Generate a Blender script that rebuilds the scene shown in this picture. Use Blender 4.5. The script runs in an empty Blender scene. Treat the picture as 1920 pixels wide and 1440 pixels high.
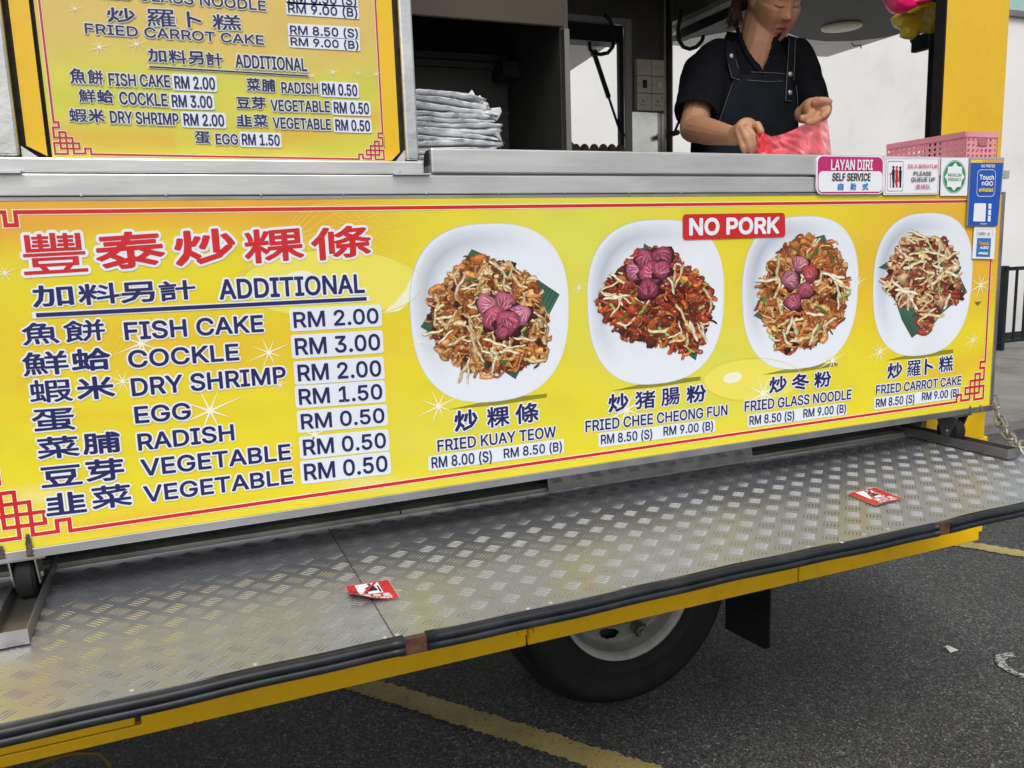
import bpy, bmesh, math, random
import numpy as np
from mathutils import Vector, Matrix, noise
from mathutils.geometry import delaunay_2d_cdt
from mathutils.bvhtree import BVHTree
random.seed(7)
R_ = math.radians
SC = bpy.context.scene
COL = SC.collection

# ------------------------------------------------------------------ camera, sky, sun, exposure
FOC = 1523.6                      # focal length in pixels of the 1920 x 1440 photograph
RC = np.array([[0.92194976, -0.38580893, -0.03406042],
               [-0.09271158, -0.13445075, -0.98657365],
               [0.37604948, 0.91272913, -0.15972579]])      # rows: camera right, down, forward in the world
CAM = np.array([0.0, -1.5, 1.413])
G = 0.07                          # ground level
cd = bpy.data.cameras.new('camera'); cam = bpy.data.objects.new('camera', cd); COL.objects.link(cam)
cd.sensor_width = 36; cd.lens = 36 * FOC / 1920; cd.clip_start = 0.05; cd.clip_end = 500
m = Matrix.Identity(4)
for i in range(3):
    m[i][0] = RC[0, i]; m[i][1] = -RC[1, i]; m[i][2] = -RC[2, i]; m[i][3] = CAM[i]
cam.matrix_world = m
SC.camera = cam

SUN_EL, SUN_ROT = R_(52), R_(200)
w = bpy.data.worlds.new('World'); SC.world = w; w.use_nodes = True
nt = w.node_tree; bg = nt.nodes['Background']
sky = nt.nodes.new('ShaderNodeTexSky'); sky.sky_type = 'NISHITA'; sky.sun_disc = False
sky.sun_elevation = SUN_EL; sky.sun_rotation = SUN_ROT; sky.dust_density = 4.0; sky.air_density = 1.0; sky.ozone_density = 1.0
hs = nt.nodes.new('ShaderNodeHueSaturation'); hs.inputs['Saturation'].default_value = 0.22
nt.links.new(sky.outputs[0], hs.inputs['Color']); nt.links.new(hs.outputs[0], bg.inputs[0])
bg.inputs[1].default_value = 0.15
sl = bpy.data.lights.new('sun', 'SUN'); sl.energy = 1.0; sl.angle = R_(25); sl.color = (1, .96, .9)
so = bpy.data.objects.new('sun', sl); COL.objects.link(so)
sd = Vector((math.sin(SUN_ROT) * math.cos(SUN_EL), math.cos(SUN_ROT) * math.cos(SUN_EL), math.sin(SUN_EL)))
so.rotation_euler = sd.to_track_quat('Z', 'Y').to_euler()
SC.view_settings.view_transform = 'Standard'; SC.view_settings.look = 'None'
SC.view_settings.exposure = 0.05; SC.view_settings.gamma = 1; SC.view_settings.use_curve_mapping = False
SC.render.engine = 'CYCLES'
SC.cycles.max_bounces = 8

# ------------------------------------------------------------------ helpers
def U(px, py, X=None, Y=None, Z=None):
    """where the sight line through a photo pixel meets a real plane of the place"""
    d = RC.T @ np.array([px - 960.0, py - 720.0, FOC])
    for k, v in ((0, X), (1, Y), (2, Z)):
        if v is not None:
            return CAM + d * ((v - CAM[k]) / d[k])
def XZ(px, py, Y=0.0):
    p = U(px, py, Y=Y); return (p[0], p[2])
def lin(c):
    if isinstance(c, str):
        c = tuple(int(c[i:i + 2], 16) / 255 for i in (0, 2, 4))
    return tuple(x / 12.92 if x <= .04045 else ((x + .055) / 1.055) ** 2.4 for x in c[:3])

MATS = {}
def mat(name, col=(.5, .5, .5), rough=.5, metal=0.0, var=0.0, vscale=8.0, bump=0.0, bscale=60.0, spec=None,
        trans=0.0, alpha=1.0, rvar=0.0, dirt=None, dscale=3.0, damt=.5, stretch=(1, 1, 1), vcol=False, coat=0.0, sss=0.0):
    if name in MATS: return MATS[name]
    M = bpy.data.materials.new(name); M.use_nodes = True; n = M.node_tree.nodes; l = M.node_tree.links
    b = n['Principled BSDF']; b.inputs['Roughness'].default_value = rough; b.inputs['Metallic'].default_value = metal
    if spec is not None: b.inputs['Specular IOR Level'].default_value = spec
    b.inputs['Transmission Weight'].default_value = trans; b.inputs['Alpha'].default_value = alpha
    b.inputs['Coat Weight'].default_value = coat; b.inputs['Coat Roughness'].default_value = .12
    if sss: b.inputs['Subsurface Weight'].default_value = sss; b.inputs['Subsurface Radius'].default_value = (.02, .008, .004); b.inputs['Subsurface Scale'].default_value = .5
    tc = n.new('ShaderNodeTexCoord'); mp = n.new('ShaderNodeMapping'); mp.inputs['Scale'].default_value = stretch
    l.new(tc.outputs['Object'], mp.inputs[0]); vec = mp.outputs[0]
    if vcol:
        a = n.new('ShaderNodeVertexColor'); a.layer_name = 'Col'; src = a.outputs[0]
    else:
        rgb = n.new('ShaderNodeRGB'); rgb.outputs[0].default_value = (*col, 1); src = rgb.outputs[0]
    if var:
        t = n.new('ShaderNodeTexNoise'); t.inputs['Scale'].default_value = vscale; t.inputs['Detail'].default_value = 6; l.new(vec, t.inputs['Vector'])
        mr = n.new('ShaderNodeMapRange'); mr.inputs[1].default_value = .3; mr.inputs[2].default_value = .7
        mr.inputs[3].default_value = 1 - var; mr.inputs[4].default_value = 1 + var; l.new(t.outputs[0], mr.inputs[0])
        mx = n.new('ShaderNodeMix'); mx.data_type = 'RGBA'; mx.blend_type = 'MULTIPLY'; mx.inputs[0].default_value = 1
        l.new(src, mx.inputs[6]); l.new(mr.outputs[0], mx.inputs[7]); src = mx.outputs[2]
    if dirt is not None:
        t = n.new('ShaderNodeTexNoise'); t.inputs['Scale'].default_value = dscale; t.inputs['Detail'].default_value = 8; t.inputs['Roughness'].default_value = .65; l.new(vec, t.inputs['Vector'])
        mr = n.new('ShaderNodeMapRange'); mr.inputs[1].default_value = .5; mr.inputs[2].default_value = .72; mr.inputs[4].default_value = damt; l.new(t.outputs[0], mr.inputs[0])
        mx = n.new('ShaderNodeMix'); mx.data_type = 'RGBA'; l.new(mr.outputs[0], mx.inputs[0]); l.new(src, mx.inputs[6]); mx.inputs[7].default_value = (*dirt, 1); src = mx.outputs[2]
    l.new(src, b.inputs['Base Color'])
    if rvar:
        t = n.new('ShaderNodeTexNoise'); t.inputs['Scale'].default_value = vscale * 1.7; t.inputs['Detail'].default_value = 5; l.new(vec, t.inputs['Vector'])
        mr = n.new('ShaderNodeMapRange'); mr.inputs[1].default_value = .3; mr.inputs[2].default_value = .7; mr.inputs[3].default_value = max(0, rough - rvar); mr.inputs[4].default_value = rough + rvar
        l.new(t.outputs[0], mr.inputs[0]); l.new(mr.outputs[0], b.inputs['Roughness'])
    if bump:
        t = n.new('ShaderNodeTexNoise'); t.inputs['Scale'].default_value = bscale; t.inputs['Detail'].default_value = 4; l.new(vec, t.inputs['Vector'])
        bp = n.new('ShaderNodeBump'); bp.inputs['Strength'].default_value = 1; bp.inputs['Distance'].default_value = bump; l.new(t.outputs[0], bp.inputs['Height']); l.new(bp.outputs[0], b.inputs['Normal'])
    MATS[name] = M; return M

class MB:
    def __init__(s): s.v = []; s.f = []; s.mi = []; s.c = []
    def add(s, vs, fs, mi=0, cols=None):
        o = len(s.v); s.v += [tuple(map(float, v)) for v in vs]; s.f += [tuple(i + o for i in f) for f in fs]; s.mi += [mi] * len(fs)
        s.c += list(cols) if cols is not None else [(1, 1, 1)] * len(vs)
    def box(s, x0, x1, y0, y1, z0, z1, mi=0):
        v = [(x, y, z) for x in (x0, x1) for y in (y0, y1) for z in (z0, z1)]
        s.add(v, [(0, 1, 3, 2), (4, 6, 7, 5), (0, 4, 5, 1), (2, 3, 7, 6), (0, 2, 6, 4), (1, 5, 7, 3)], mi)
    def prism(s, poly, a, b, axis=1, mi=0):
        """polygon in the plane across axis, extruded from a to b"""
        n = len(poly)
        def P(p, t):
            return (p[0], t, p[1]) if axis == 1 else ((t, p[0], p[1]) if axis == 0 else (p[0], p[1], t))
        v = [P(p, a) for p in poly] + [P(p, b) for p in poly]
        s.add(v, [tuple(range(n)), tuple(range(2 * n - 1, n - 1, -1))] + [(i, i + n, (i + 1) % n + n, (i + 1) % n) for i in range(n)], mi)
    def tube(s, pts, r, n=8, mi=0, caps=True, col=None):
        pts = [Vector(p) for p in pts]; rr = r if isinstance(r, (list, tuple)) else [r] * len(pts)
        vs = []; up = None
        for i, p in enumerate(pts):
            d = (pts[min(i + 1, len(pts) - 1)] - pts[max(i - 1, 0)]).normalized()
            if up is None: up = Vector((0, 0, 1)) if abs(d.z) < .9 else Vector((1, 0, 0))
            a = d.cross(up).normalized(); up = a.cross(d).normalized()
            for k in range(n):
                t = 2 * math.pi * k / n; vs.append(p + (a * math.cos(t) + up * math.sin(t)) * rr[i])
        fs = [(i * n + k, i * n + (k + 1) % n, (i + 1) * n + (k + 1) % n, (i + 1) * n + k) for i in range(len(pts) - 1) for k in range(n)]
        if caps: fs += [tuple(range(n - 1, -1, -1)), tuple((len(pts) - 1) * n + k for k in range(n))]
        s.add(vs, fs, mi, [col] * len(vs) if col else None)
    def lathe(s, prof, c, axis='Y', n=32, mi=0):
        """profile of (radius, along) turned about an axis through c"""
        vs = []
        for (r, h) in prof:
            for k in range(n):
                t = 2 * math.pi * k / n; a, b = r * math.cos(t), r * math.sin(t)
                vs.append((c[0] + a, c[1] + h, c[2] + b) if axis == 'Y' else ((c[0] + h, c[1] + a, c[2] + b) if axis == 'X' else (c[0] + a, c[1] + b, c[2] + h)))
        fs = [(i * n + k, i * n + (k + 1) % n, (i + 1) * n + (k + 1) % n, (i + 1) * n + k) for i in range(len(prof) - 1) for k in range(n)]
        s.add(vs, fs, mi)
    def build(s, name, mats, parent=None, bevel=0, smooth=False, vcol=False):
        me = bpy.data.meshes.new(name); me.from_pydata(s.v, [], s.f)
        for x in (mats if isinstance(mats, (list, tuple)) else [mats]): me.materials.append(x)
        me.polygons.foreach_set('material_index', s.mi)
        if vcol:
            ca = me.color_attributes.new('Col', 'FLOAT_COLOR', 'POINT'); a = np.ones((len(s.v), 4), np.float32); a[:, :3] = np.array(s.c); ca.data.foreach_set('color', a.ravel())
        if smooth: me.polygons.foreach_set('use_smooth', [True] * len(me.polygons))
        me.update(); o = bpy.data.objects.new(name, me); COL.objects.link(o)
        if parent: o.parent = parent; o.matrix_parent_inverse = parent.matrix_world.inverted()
        if bevel:
            b = o.modifiers.new('bevel', 'BEVEL'); b.width = bevel; b.segments = 2; b.limit_method = 'ANGLE'; b.angle_limit = R_(40); b.harden_normals = False
        return o

def tag(o, label=None, cat=None, group=None, kind=None):
    if label: o['label'] = label
    if cat: o['category'] = cat
    if group: o['group'] = group
    if kind: o['kind'] = kind
    return o
def thing(name, loc, label, cat, group=None):
    o = bpy.data.objects.new(name, None); COL.objects.link(o); o.empty_display_size = .1
    o.matrix_world = Matrix.Translation(Vector([float(x) for x in loc]))
    return tag(o, label, cat, group)

# ------------------------------------------------------------------ materials
STEEL = mat('brushed_steel', (.66, .66, .655), .40, .72, dirt=(.50, .50, .50), dscale=4, damt=.5, var=.12, vscale=5, rvar=.12, bump=.0004, bscale=9, stretch=(1, 1, 6))
STEELD = mat('dull_steel', (.36, .35, .33), .42, 1.0, var=.2, vscale=6, rvar=.12, bump=.0006, bscale=14)
PLATE = mat('tread_plate', (.47, .495, .55), .37, .82, var=.12, vscale=2.2, rvar=.07, dirt=(.42, .40, .34), dscale=3.1, damt=.5, bump=.0006, bscale=5)
BARS = mat('tread_bar_metal', (.56, .56, .56), .27, .92)
RUBBER = mat('black_rubber', (.013, .015, .019), .42, var=.4, vscale=20, spec=.4, dirt=(.05, .05, .052), dscale=12, damt=.5, stretch=(1, 1, 1))
RUBDULL = mat('dull_rubber', (.011, .012, .013), .75, spec=.25, var=.25, vscale=15, dirt=(.022, .022, .022), dscale=9, damt=.6)
YEL = mat('yellow_paint', lin('ecbd0a'), .32, var=.05, vscale=3, bump=.0003, bscale=6, coat=.25, dirt=(.30, .20, .04), dscale=26, damt=.12)
YELU = mat('skirt_paint', lin('f2bf00'), .38, var=.06, vscale=3, bump=.0003, bscale=6, dirt=(.35, .22, .03), dscale=14, damt=.2)
BLACK = mat('black_frame_paint', (.010, .014, .018), .5, spec=.3, var=.3, vscale=10)
DARK = mat('dark_gasket', (.03, .03, .022), .7, var=.5, vscale=40)
CABIN = mat('cabinet_steel', (.20, .195, .18), .34, .8, var=.15, vscale=4)
RUST = mat('rusty_bracket', (.085, .035, .025), .7, var=.5, vscale=60, bump=.001, bscale=150)
PLAST = mat('socket_plastic', lin('d8d0ba'), .35, var=.03)
WHITEP = mat('white_rim_paint', (.36, .35, .33), .45, var=.12, vscale=12, dirt=(.05, .04, .035), dscale=9, damt=.6)
INK = mat('navy_ink', lin('22225c'), .4)
WHITE = mat('white_print', lin('e9eef6'), .4)
REDP = mat('red_print', lin('cc2027'), .4)
CREAM = mat('cream_print', lin('f6ecc8'), .4)
PRINT = mat('printed_vinyl', rough=.34, vcol=True, var=.03, vscale=3, rvar=.06, bump=.0012, bscale=3.2, dirt=(.42, .38, .22), dscale=7, damt=.10)
CHAINM = mat('chain_steel', (.36, .35, .33), .45, .6, var=.3, vscale=60)

# ------------------------------------------------------------------ setting: asphalt, lines, kerb, pavement, wall, fence
def asphalt_mat():
    M = bpy.data.materials.new('asphalt'); M.use_nodes = True; n = M.node_tree.nodes; l = M.node_tree.links; b = n['Principled BSDF']
    tc = n.new('ShaderNodeTexCoord')
    vo = n.new('ShaderNodeTexVoronoi'); vo.inputs['Scale'].default_value = 200; l.new(tc.outputs['Object'], vo.inputs['Vector'])
    vo2 = n.new('ShaderNodeTexVoronoi'); vo2.inputs['Scale'].default_value = 95; l.new(tc.outputs['Object'], vo2.inputs['Vector'])
    nz = n.new('ShaderNodeTexNoise'); nz.inputs['Scale'].default_value = 1.3; nz.inputs['Detail'].default_value = 7; l.new(tc.outputs['Object'], nz.inputs['Vector'])
    sep = n.new('ShaderNodeSeparateColor'); l.new(vo.outputs['Color'], sep.inputs[0])
    r = n.new('ShaderNodeValToRGB'); e = r.color_ramp.elements
    e[0].position = 0; e[0].color = (.016, .016, .017, 1); e[1].position = .72; e[1].color = (.080, .080, .081, 1)
    k = r.color_ramp.elements.new(.93); k.color = (.13, .128, .122, 1); k = r.color_ramp.elements.new(.98); k.color = (.23, .225, .21, 1)
    l.new(sep.outputs[0], r.inputs[0])
    sep2 = n.new('ShaderNodeSeparateColor'); l.new(vo2.outputs['Color'], sep2.inputs[0])
    r2 = n.new('ShaderNodeValToRGB'); r2.color_ramp.elements[0].position = .0; r2.color_ramp.elements[0].color = (.75, .75, .75, 1); r2.color_ramp.elements[1].position = 1; r2.color_ramp.elements[1].color = (1.25, 1.24, 1.2, 1); l.new(sep2.outputs[1], r2.inputs[0])
    mx = n.new('ShaderNodeMix'); mx.data_type = 'RGBA'; mx.blend_type = 'MULTIPLY'; mx.inputs[0].default_value = 1; l.new(r.outputs[0], mx.inputs[6]); l.new(r2.outputs[0], mx.inputs[7])
    r3 = n.new('ShaderNodeMapRange'); r3.inputs[1].default_value = .35; r3.inputs[2].default_value = .65; r3.inputs[3].default_value = .82; r3.inputs[4].default_value = 1.2; l.new(nz.outputs[0], r3.inputs[0])
    mx2 = n.new('ShaderNodeMix'); mx2.data_type = 'RGBA'; mx2.blend_type = 'MULTIPLY'; mx2.inputs[0].default_value = 1; l.new(mx.outputs[2], mx2.inputs[6]); l.new(r3.outputs[0], mx2.inputs[7])
    l.new(mx2.outputs[2], b.inputs['Base Color']); b.inputs['Roughness'].default_value = .72
    bp = n.new('ShaderNodeBump'); bp.inputs['Distance'].default_value = .004; bp.inputs['Strength'].default_value = .9; l.new(vo.outputs['Distance'], bp.inputs['Height']); l.new(bp.outputs[0], b.inputs['Normal'])
    return M
ASPH = asphalt_mat()
def line_mat(name, col, wear):
    M = bpy.data.materials.new(name); M.use_nodes = True; n = M.node_tree.nodes; l = M.node_tree.links; b = n['Principled BSDF']
    tc = n.new('ShaderNodeTexCoord'); t = n.new('ShaderNodeTexNoise'); t.inputs['Scale'].default_value = 90; t.inputs['Detail'].default_value = 8; t.inputs['Roughness'].default_value = .8; l.new(tc.outputs['Object'], t.inputs['Vector'])
    t2 = n.new('ShaderNodeTexNoise'); t2.inputs['Scale'].default_value = 9; t2.inputs['Detail'].default_value = 5; l.new(tc.outputs['Object'], t2.inputs['Vector'])
    mr = n.new('ShaderNodeMapRange'); mr.inputs[1].default_value = wear; mr.inputs[2].default_value = wear + .06; l.new(t.outputs[0], mr.inputs[0])
    m2 = n.new('ShaderNodeMapRange'); m2.inputs[1].default_value = .3; m2.inputs[2].default_value = .7; m2.inputs[3].default_value = .8; m2.inputs[4].default_value = 1.12; l.new(t2.outputs[0], m2.inputs[0])
    c = n.new('ShaderNodeMix'); c.data_type = 'RGBA'; c.blend_type = 'MULTIPLY'; c.inputs[0].default_value = 1; c.inputs[6].default_value = (*col, 1); l.new(m2.outputs[0], c.inputs[7])
    mx = n.new('ShaderNodeMix'); mx.data_type = 'RGBA'; l.new(mr.outputs[0], mx.inputs[0]); mx.inputs[6].default_value = (.05, .05, .05, 1); l.new(c.outputs[2], mx.inputs[7]); l.new(mx.outputs[2], b.inputs['Base Color']); b.inputs['Roughness'].default_value = .7
    vo = n.new('ShaderNodeTexVoronoi'); vo.inputs['Scale'].default_value = 210; l.new(tc.outputs['Object'], vo.inputs['Vector'])
    bp = n.new('ShaderNodeBump'); bp.inputs['Distance'].default_value = .002; l.new(vo.outputs['Distance'], bp.inputs['Height']); l.new(bp.outputs[0], b.inputs['Normal'])
    return M
LINE = line_mat('yellow_road_paint', (.46, .36, .13), .38); WLINE = line_mat('white_road_paint', (.55, .55, .54), .47)
KERB_Y = 2.28
b = MB(); b.add([(-60, -60, G), (80, -60, G), (80, KERB_Y + .05, G), (-60, KERB_Y + .05, G)], [(0, 1, 2, 3)]); tag(b.build('asphalt', ASPH), kind='structure')
def rough_strip(p0, p1, w, z, m, name):
    """painted strip with ragged edges between two points"""
    p0 = Vector(p0); p1 = Vector(p1); d = (p1 - p0); L = d.length; d.normalize(); nn = Vector((-d.y, d.x)); n = int(L / .009); b = MB(); vs = []
    for i in range(n + 1):
        q = p0 + d * (L * i / n)
        for s_ in (-1, 1):
            q2 = q + nn * s_ * (w / 2 + random.uniform(-.007, .007)); vs.append((q2.x, q2.y, z))
    b.add(vs, [(2 * i, 2 * i + 1, 2 * i + 3, 2 * i + 2) for i in range(n)]); return tag(b.build(name, m), kind='structure')
def gp(px, py): p = U(px, py, Z=G); return Vector((p[0], p[1]))
a0, a1 = gp(710, 1277), gp(1240, 1440); c0, c1 = gp(642, 1291), gp(1080, 1440)
dd = (a1 - a0).normalized(); wl = abs((c0 - a0).dot(Vector((-dd.y, dd.x))))
mid0 = (a0 + c0) / 2 - dd * .9; rough_strip(mid0, mid0 + dd * 3.2, wl, G + .004, LINE, 'road_marking')
a0, a1 = gp(1840, 1021), gp(1920, 1034); c1 = gp(1920, 1046)
d2 = (a1 - a0).normalized(); w2 = abs((c1 - a1).dot(Vector((-d2.y, d2.x)))); mid0 = a1 + (c1 - a1) / 2
rough_strip(mid0 - d2 * 1.6, mid0 + d2 * 1.8, w2, G + .004, LINE, 'road_marking')
# white stencilled figure at the right edge
b = MB(); cc = gp(1925, 1252); vs = []
ex = gp(1874, 1250) - cc; rr_ = ex.length
for i in range(41):
    t = R_(60 + 250 * i / 40)
    for r in (rr_ * 1.0, rr_ * .66): vs.append((cc.x + math.cos(t) * (r + random.uniform(-.003, .003)) * 1.0, cc.y + math.sin(t) * (r + random.uniform(-.003, .003)) * 1.15, G + .004))
b.add(vs, [(2 * i, 2 * i + 1, 2 * i + 3, 2 * i + 2) for i in range(40)]); tag(b.build('road_marking', WLINE), kind='structure')

CONC = mat('grey_concrete', (.21, .20, .185), .85, var=.22, vscale=2.2, dirt=(.06, .056, .05), dscale=1.6, damt=.6, bump=.003, bscale=40)
KERBM = mat('kerb_concrete', (.20, .19, .18), .85, var=.3, vscale=5, dirt=(.05, .045, .04), dscale=5, damt=.8, bump=.004, bscale=30)
kt = G + .075
for i in range(-2, 14):      # kerb stones
    x = i * .9 + .35; b = MB(); b.box(x + .006, x + .894, KERB_Y, KERB_Y + .15, G - .1, kt + random.uniform(-.003, .003)); tag(b.build('kerb', KERBM, bevel=.012), kind='structure')
WALL_Y = 5.3
b = MB()
for i in range(-3, 12):
    for j in range(2):
        x0 = i * 1.5 + .5; y0 = KERB_Y + .156 + j * 1.44
        b.box(x0 + .004, x0 + 1.496, y0, y0 + 1.434, G - .1, kt - .004 + random.uniform(-.003, .003))
tag(b.build('pavement', CONC, bevel=.006), kind='structure')
WALLM = mat('pale_wall_render', (.80, .795, .78), .8, var=.05, vscale=1.2, dirt=(.40, .39, .36), dscale=.8, damt=.35, bump=.002, bscale=9)
WALLG = mat('teal_wall_render', (.36, .55, .50), .8, var=.05); WALLB = mat('black_wall_base', (.02, .021, .022), .6, var=.4, vscale=4)
bld = thing('building', (6, WALL_Y, G), 'pale rendered building wall rising behind the food truck and the black railing', 'building')
zt = U(1900, 32, Y=WALL_Y)[2]; zb = U(1900, 622, Y=WALL_Y)[2]
b = MB(); b.box(-14, 30, WALL_Y, WALL_Y + .3, zb, zt); b.build('wall', WALLM, bld)
b = MB(); b.box(-14, 30, WALL_Y, WALL_Y + .3, zt + .06, zt + 2.6); b.build('upper_wall', WALLG, bld)['label'] = 'pale teal upper wall'
b = MB(); b.box(-14, 30, WALL_Y - .05, WALL_Y + .3, zt, zt + .06); b.build('ledge', STEELD, bld)
b = MB(); b.box(-14, 30, WALL_Y - .02, WALL_Y + .3, G - .1, zb); b.build('wall_base', WALLB, bld)['label'] = 'black foot of the wall'  # even black band along the foot of the wall
# railing
FY = 4.75
fen = thing('railing', (8, FY, kt), 'black metal railing standing before the pale wall at right', 'railing')
ztop = U(1895, 503, Y=FY)[2]
b = MB(); b.box(3.0, 14, FY - .02, FY + .02, ztop - .025, ztop + .015); b.build('top_rail', BLACK, fen)
b = MB(); b.box(3.0, 14, FY - .015, FY + .015, kt + .08, kt + .11); b.build('bottom_rail', BLACK, fen)
x = U(1886, 560, Y=FY)[0]; xs = U(1904, 560, Y=FY)[0] - x
k = math.floor((x - 3.1) / xs); x -= k * xs
while x < 13.9:
    b = MB(); b.box(x - .011, x + .011, FY - .011, FY + .011, kt + .11, ztop - .025); b.build('bar', BLACK, fen); x += xs
for x in (3.02, 8.5, 13.98):
    b = MB(); b.box(x - .025, x + .025, FY - .03, FY + .03, kt, ztop + .03); b.build('post', BLACK, fen)

# ------------------------------------------------------------------ the food truck
YB = 0.20                        # front plane of the body
XR = 2.262                       # rear end of the body
truck = thing('food_truck', (0.9, 1.0, G), 'yellow food truck with open steel serving hatch, fold-out tread plate step and rear wheel', 'food truck')
def tp(name, b, mats, **k): return b.build(name, mats, truck, **k)
TRW = .858                       # height of the step's top
# floor, chassis
b = MB(); b.box(-2.6, XR - .004, YB + .03, 1.93, .62, .80); tp('floor', b, STEELD)
b = MB()
for y in (.75, 1.35): b.box(-2.6, XR - .05, y, y + .08, .50, .62)
for x in (-1.9, -1.2, -.4, .3, 1.75, 2.1): b.box(x, x + .06, YB + .05, 1.9, .56, .619)
tp('chassis', b, BLACK)
# yellow skirt panels along the bottom
zs = U(960, 1217, Y=YB)[2]
def XS(px, py): return U(px, py, Y=YB)[0]
seam = [-2.6, XS(256, 1360), XS(988, 1200), XS(1497, 1090), XR + .008]
SK = []
for i in range(4):
    x0, x1 = seam[i] + .0025, seam[i + 1] - .0025; b = MB()
    if i == 0:
        zc = U(100, 1393, Y=YB)[2]; x2 = seam[2] - .0025; b.prism([(x0, zs), (x2, zs), (x2, .80), (x1 + .012, .80), (x1 + .012, zc - .004), (x0, zc - .004)], YB, YB + .02)
        o = tp('skirt_panel', b, YELU, bevel=.002)
        b = MB(); b.box(x0, x1, YB - .003, YB + .02, zc, .80); tp('locker_door', b, YELU, bevel=.002)
        continue
    if i == 1: continue
    b.box(x0, x1, YB, YB + .02, zs, .80); tp('skirt_panel', b, YELU, bevel=.002)
for px, py in ((979, 1183), (1008, 1176)):            # hinge plates on the skirt seam
    p = U(px, py, Y=YB - .003); b = MB(); b.box(p[0] - .011, p[0] + .011, YB - .006, YB - .0005, p[2] - .011, p[2] + .011)
    b.lathe([(0, -.003), (.004, -.003), (.004, 0)], (p[0], YB - .006, p[2]), n=10); tp('hinge', b, YELU)
p = U(993, 1185, Y=YB); b = MB(); b.tube([(p[0], YB - .006, p[2] + .012), (p[0], YB - .006, p[2] - .012)], .006, 10); tp('hinge', b, YELU)
p = U(1842, 1000, Y=YB + .02); b = MB(); b.box(XR + .012, XR + .035, YB + .01, YB + .03, zs + .02, .80); tp('end_post', b, YELU, bevel=.004)
# body front below the counter, corner pillar
xpl = U(1776, 0, Y=YB)[0]
b = MB(); b.box(xpl, XR + .004, YB, YB + .034, .80, 2.75); tp('corner_pillar', b, YEL, bevel=.004)
b = MB(); b.box(xpl - .006, xpl - .0005, YB - .002, YB + .030, 1.62, 2.75); tp('pillar_seal', b, RUBDULL)
b = MB(); b.box(-2.6, xpl - .008, YB + .004, YB + .03, .80, 1.54); tp('front_panel', b, STEELD)
# rear wall around its opening, rear jamb
zt2 = U(1262, 50, Y=1.87)[2]
b = MB(); b.box(XR - .05, XR, YB + .036, 1.93, .80, 1.5); tp('rear_wall', b, STEELD); b = MB(); b.box(XR - .05, XR, YB + .036, 1.93, zt2, 2.75); tp('rear_header', b, STEELD)
b = MB(); b.box(XR - .06, XR - .002, .305, .415, 1.5, zt2); tp('rear_opening_jamb', b, BLACK, bevel=.004)
b = MB(); b.box(XR - .066, XR - .0605, .32, .35, 1.5, zt2); tp('jamb_seal', b, RUBDULL)
# back wall with a window opening
YW = 1.87
def XW(px, py=150): return U(px, py, Y=YW)[0]
def ZW(px, py): return U(px, py, Y=YW)[2]
wz1 = ZW(1120, 41); wx1 = XW(1178); wx0 = 1.28; wz0 = 1.78; xc0 = XW(1238); xc1 = XR - .052
b = MB(); b.box(-2.6, wx0, YW, 1.93, .80, 2.75); b.box(wx0, wx1, YW, 1.93, .80, wz0); b.box(wx0, wx1, YW, 1.93, wz1, 2.75); b.box(wx1, xc1, YW, 1.93, .80, 2.75)
tp('back_wall', b, CABIN)
b = MB(); b.box(xc0, xc0 + .012, YW - .035, YW - .001, .8, 2.7); b.box(xc0 + .03, xc1, YW - .06, YW - .001, .8, 2.7); tp('corner_post', b, STEELD, bevel=.003)
b = MB(); b.box(wx1 - .02, wx1 + .012, YW - .012, YW - .0005, wz0, wz1 + .02); b.box(wx0, wx1 - .021, YW - .012, YW - .0005, wz1 - .004, wz1 + .02); tp('window_lining', b, mat('pale_lining', (.35, .35, .34), .5))
xj = XW(1163); zh = ZW(1110, 76)
b = MB(); b.box(xj, wx1 - .022, YW + .005, YW + .03, wz0, wz1 - .006); b.box(wx0, xj, YW + .005, YW + .09, zh, wz1 - .006); tp('window_frame', b, BLACK)
q = ZW(1210, 211); b = MB(); b.box(wx1 + .014, xc0 - .002, YW - .004, YW - .0006, wz0 - .3, q); tp('added_mirror_panel', b, mat('mirror_steel', (.70, .68, .63), .16, 1.0, var=.1, vscale=12, bump=.001, bscale=10))  # added polished panel gives the wall its bright reflection below the sockets
# roof, left wall, ceiling
ROOF = mat('ceiling_steel', (.10, .097, .09), .5, .6, var=.2)
b = MB(); b.box(-2.6, XR, YB, 1.93, 2.75, 2.80); b.box(-2.6, XR, YB, YB + .03, 2.62, 2.7499); tp('roof', b, ROOF)
b = MB(); b.box(-2.66, -2.6, YB, 1.93, .62, 2.80); tp('left_wall', b, YEL)
# cooking alcove
HY = .40
hx = U(1057, 50, Y=HY)[0]; hz = U(1057, 50, Y=HY)[2]
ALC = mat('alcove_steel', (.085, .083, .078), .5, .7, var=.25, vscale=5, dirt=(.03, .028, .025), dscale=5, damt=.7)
DULLBLK = mat('dull_black', (.012, .012, .012), .6)  # even near-black for the alcove recess, joints, holes and rockers
b = MB(); b.box(-.2, hx, HY, HY + .012, hz, 2.6); tp('hood_panel', b, mat('hood_steel', (.085, .066, .045), .42, .6, var=.12, vscale=3, bump=.0005, bscale=8), bevel=.002)
b = MB(); b.box(hx, hx + .004, HY - .004, HY + .014, 1.55, hz - .004); b.box(hx - .002, hx + .012, HY - .006, HY + .016, 1.45, hz - .006); tp('alcove_edge_trim', b, CABIN)
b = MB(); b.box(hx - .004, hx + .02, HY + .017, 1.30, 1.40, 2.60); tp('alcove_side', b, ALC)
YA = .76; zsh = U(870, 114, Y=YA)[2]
b = MB(); b.box(-.2, hx - .005, YA, YA + .02, 1.40, zsh); tp('alcove_back', b, ALC)
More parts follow.
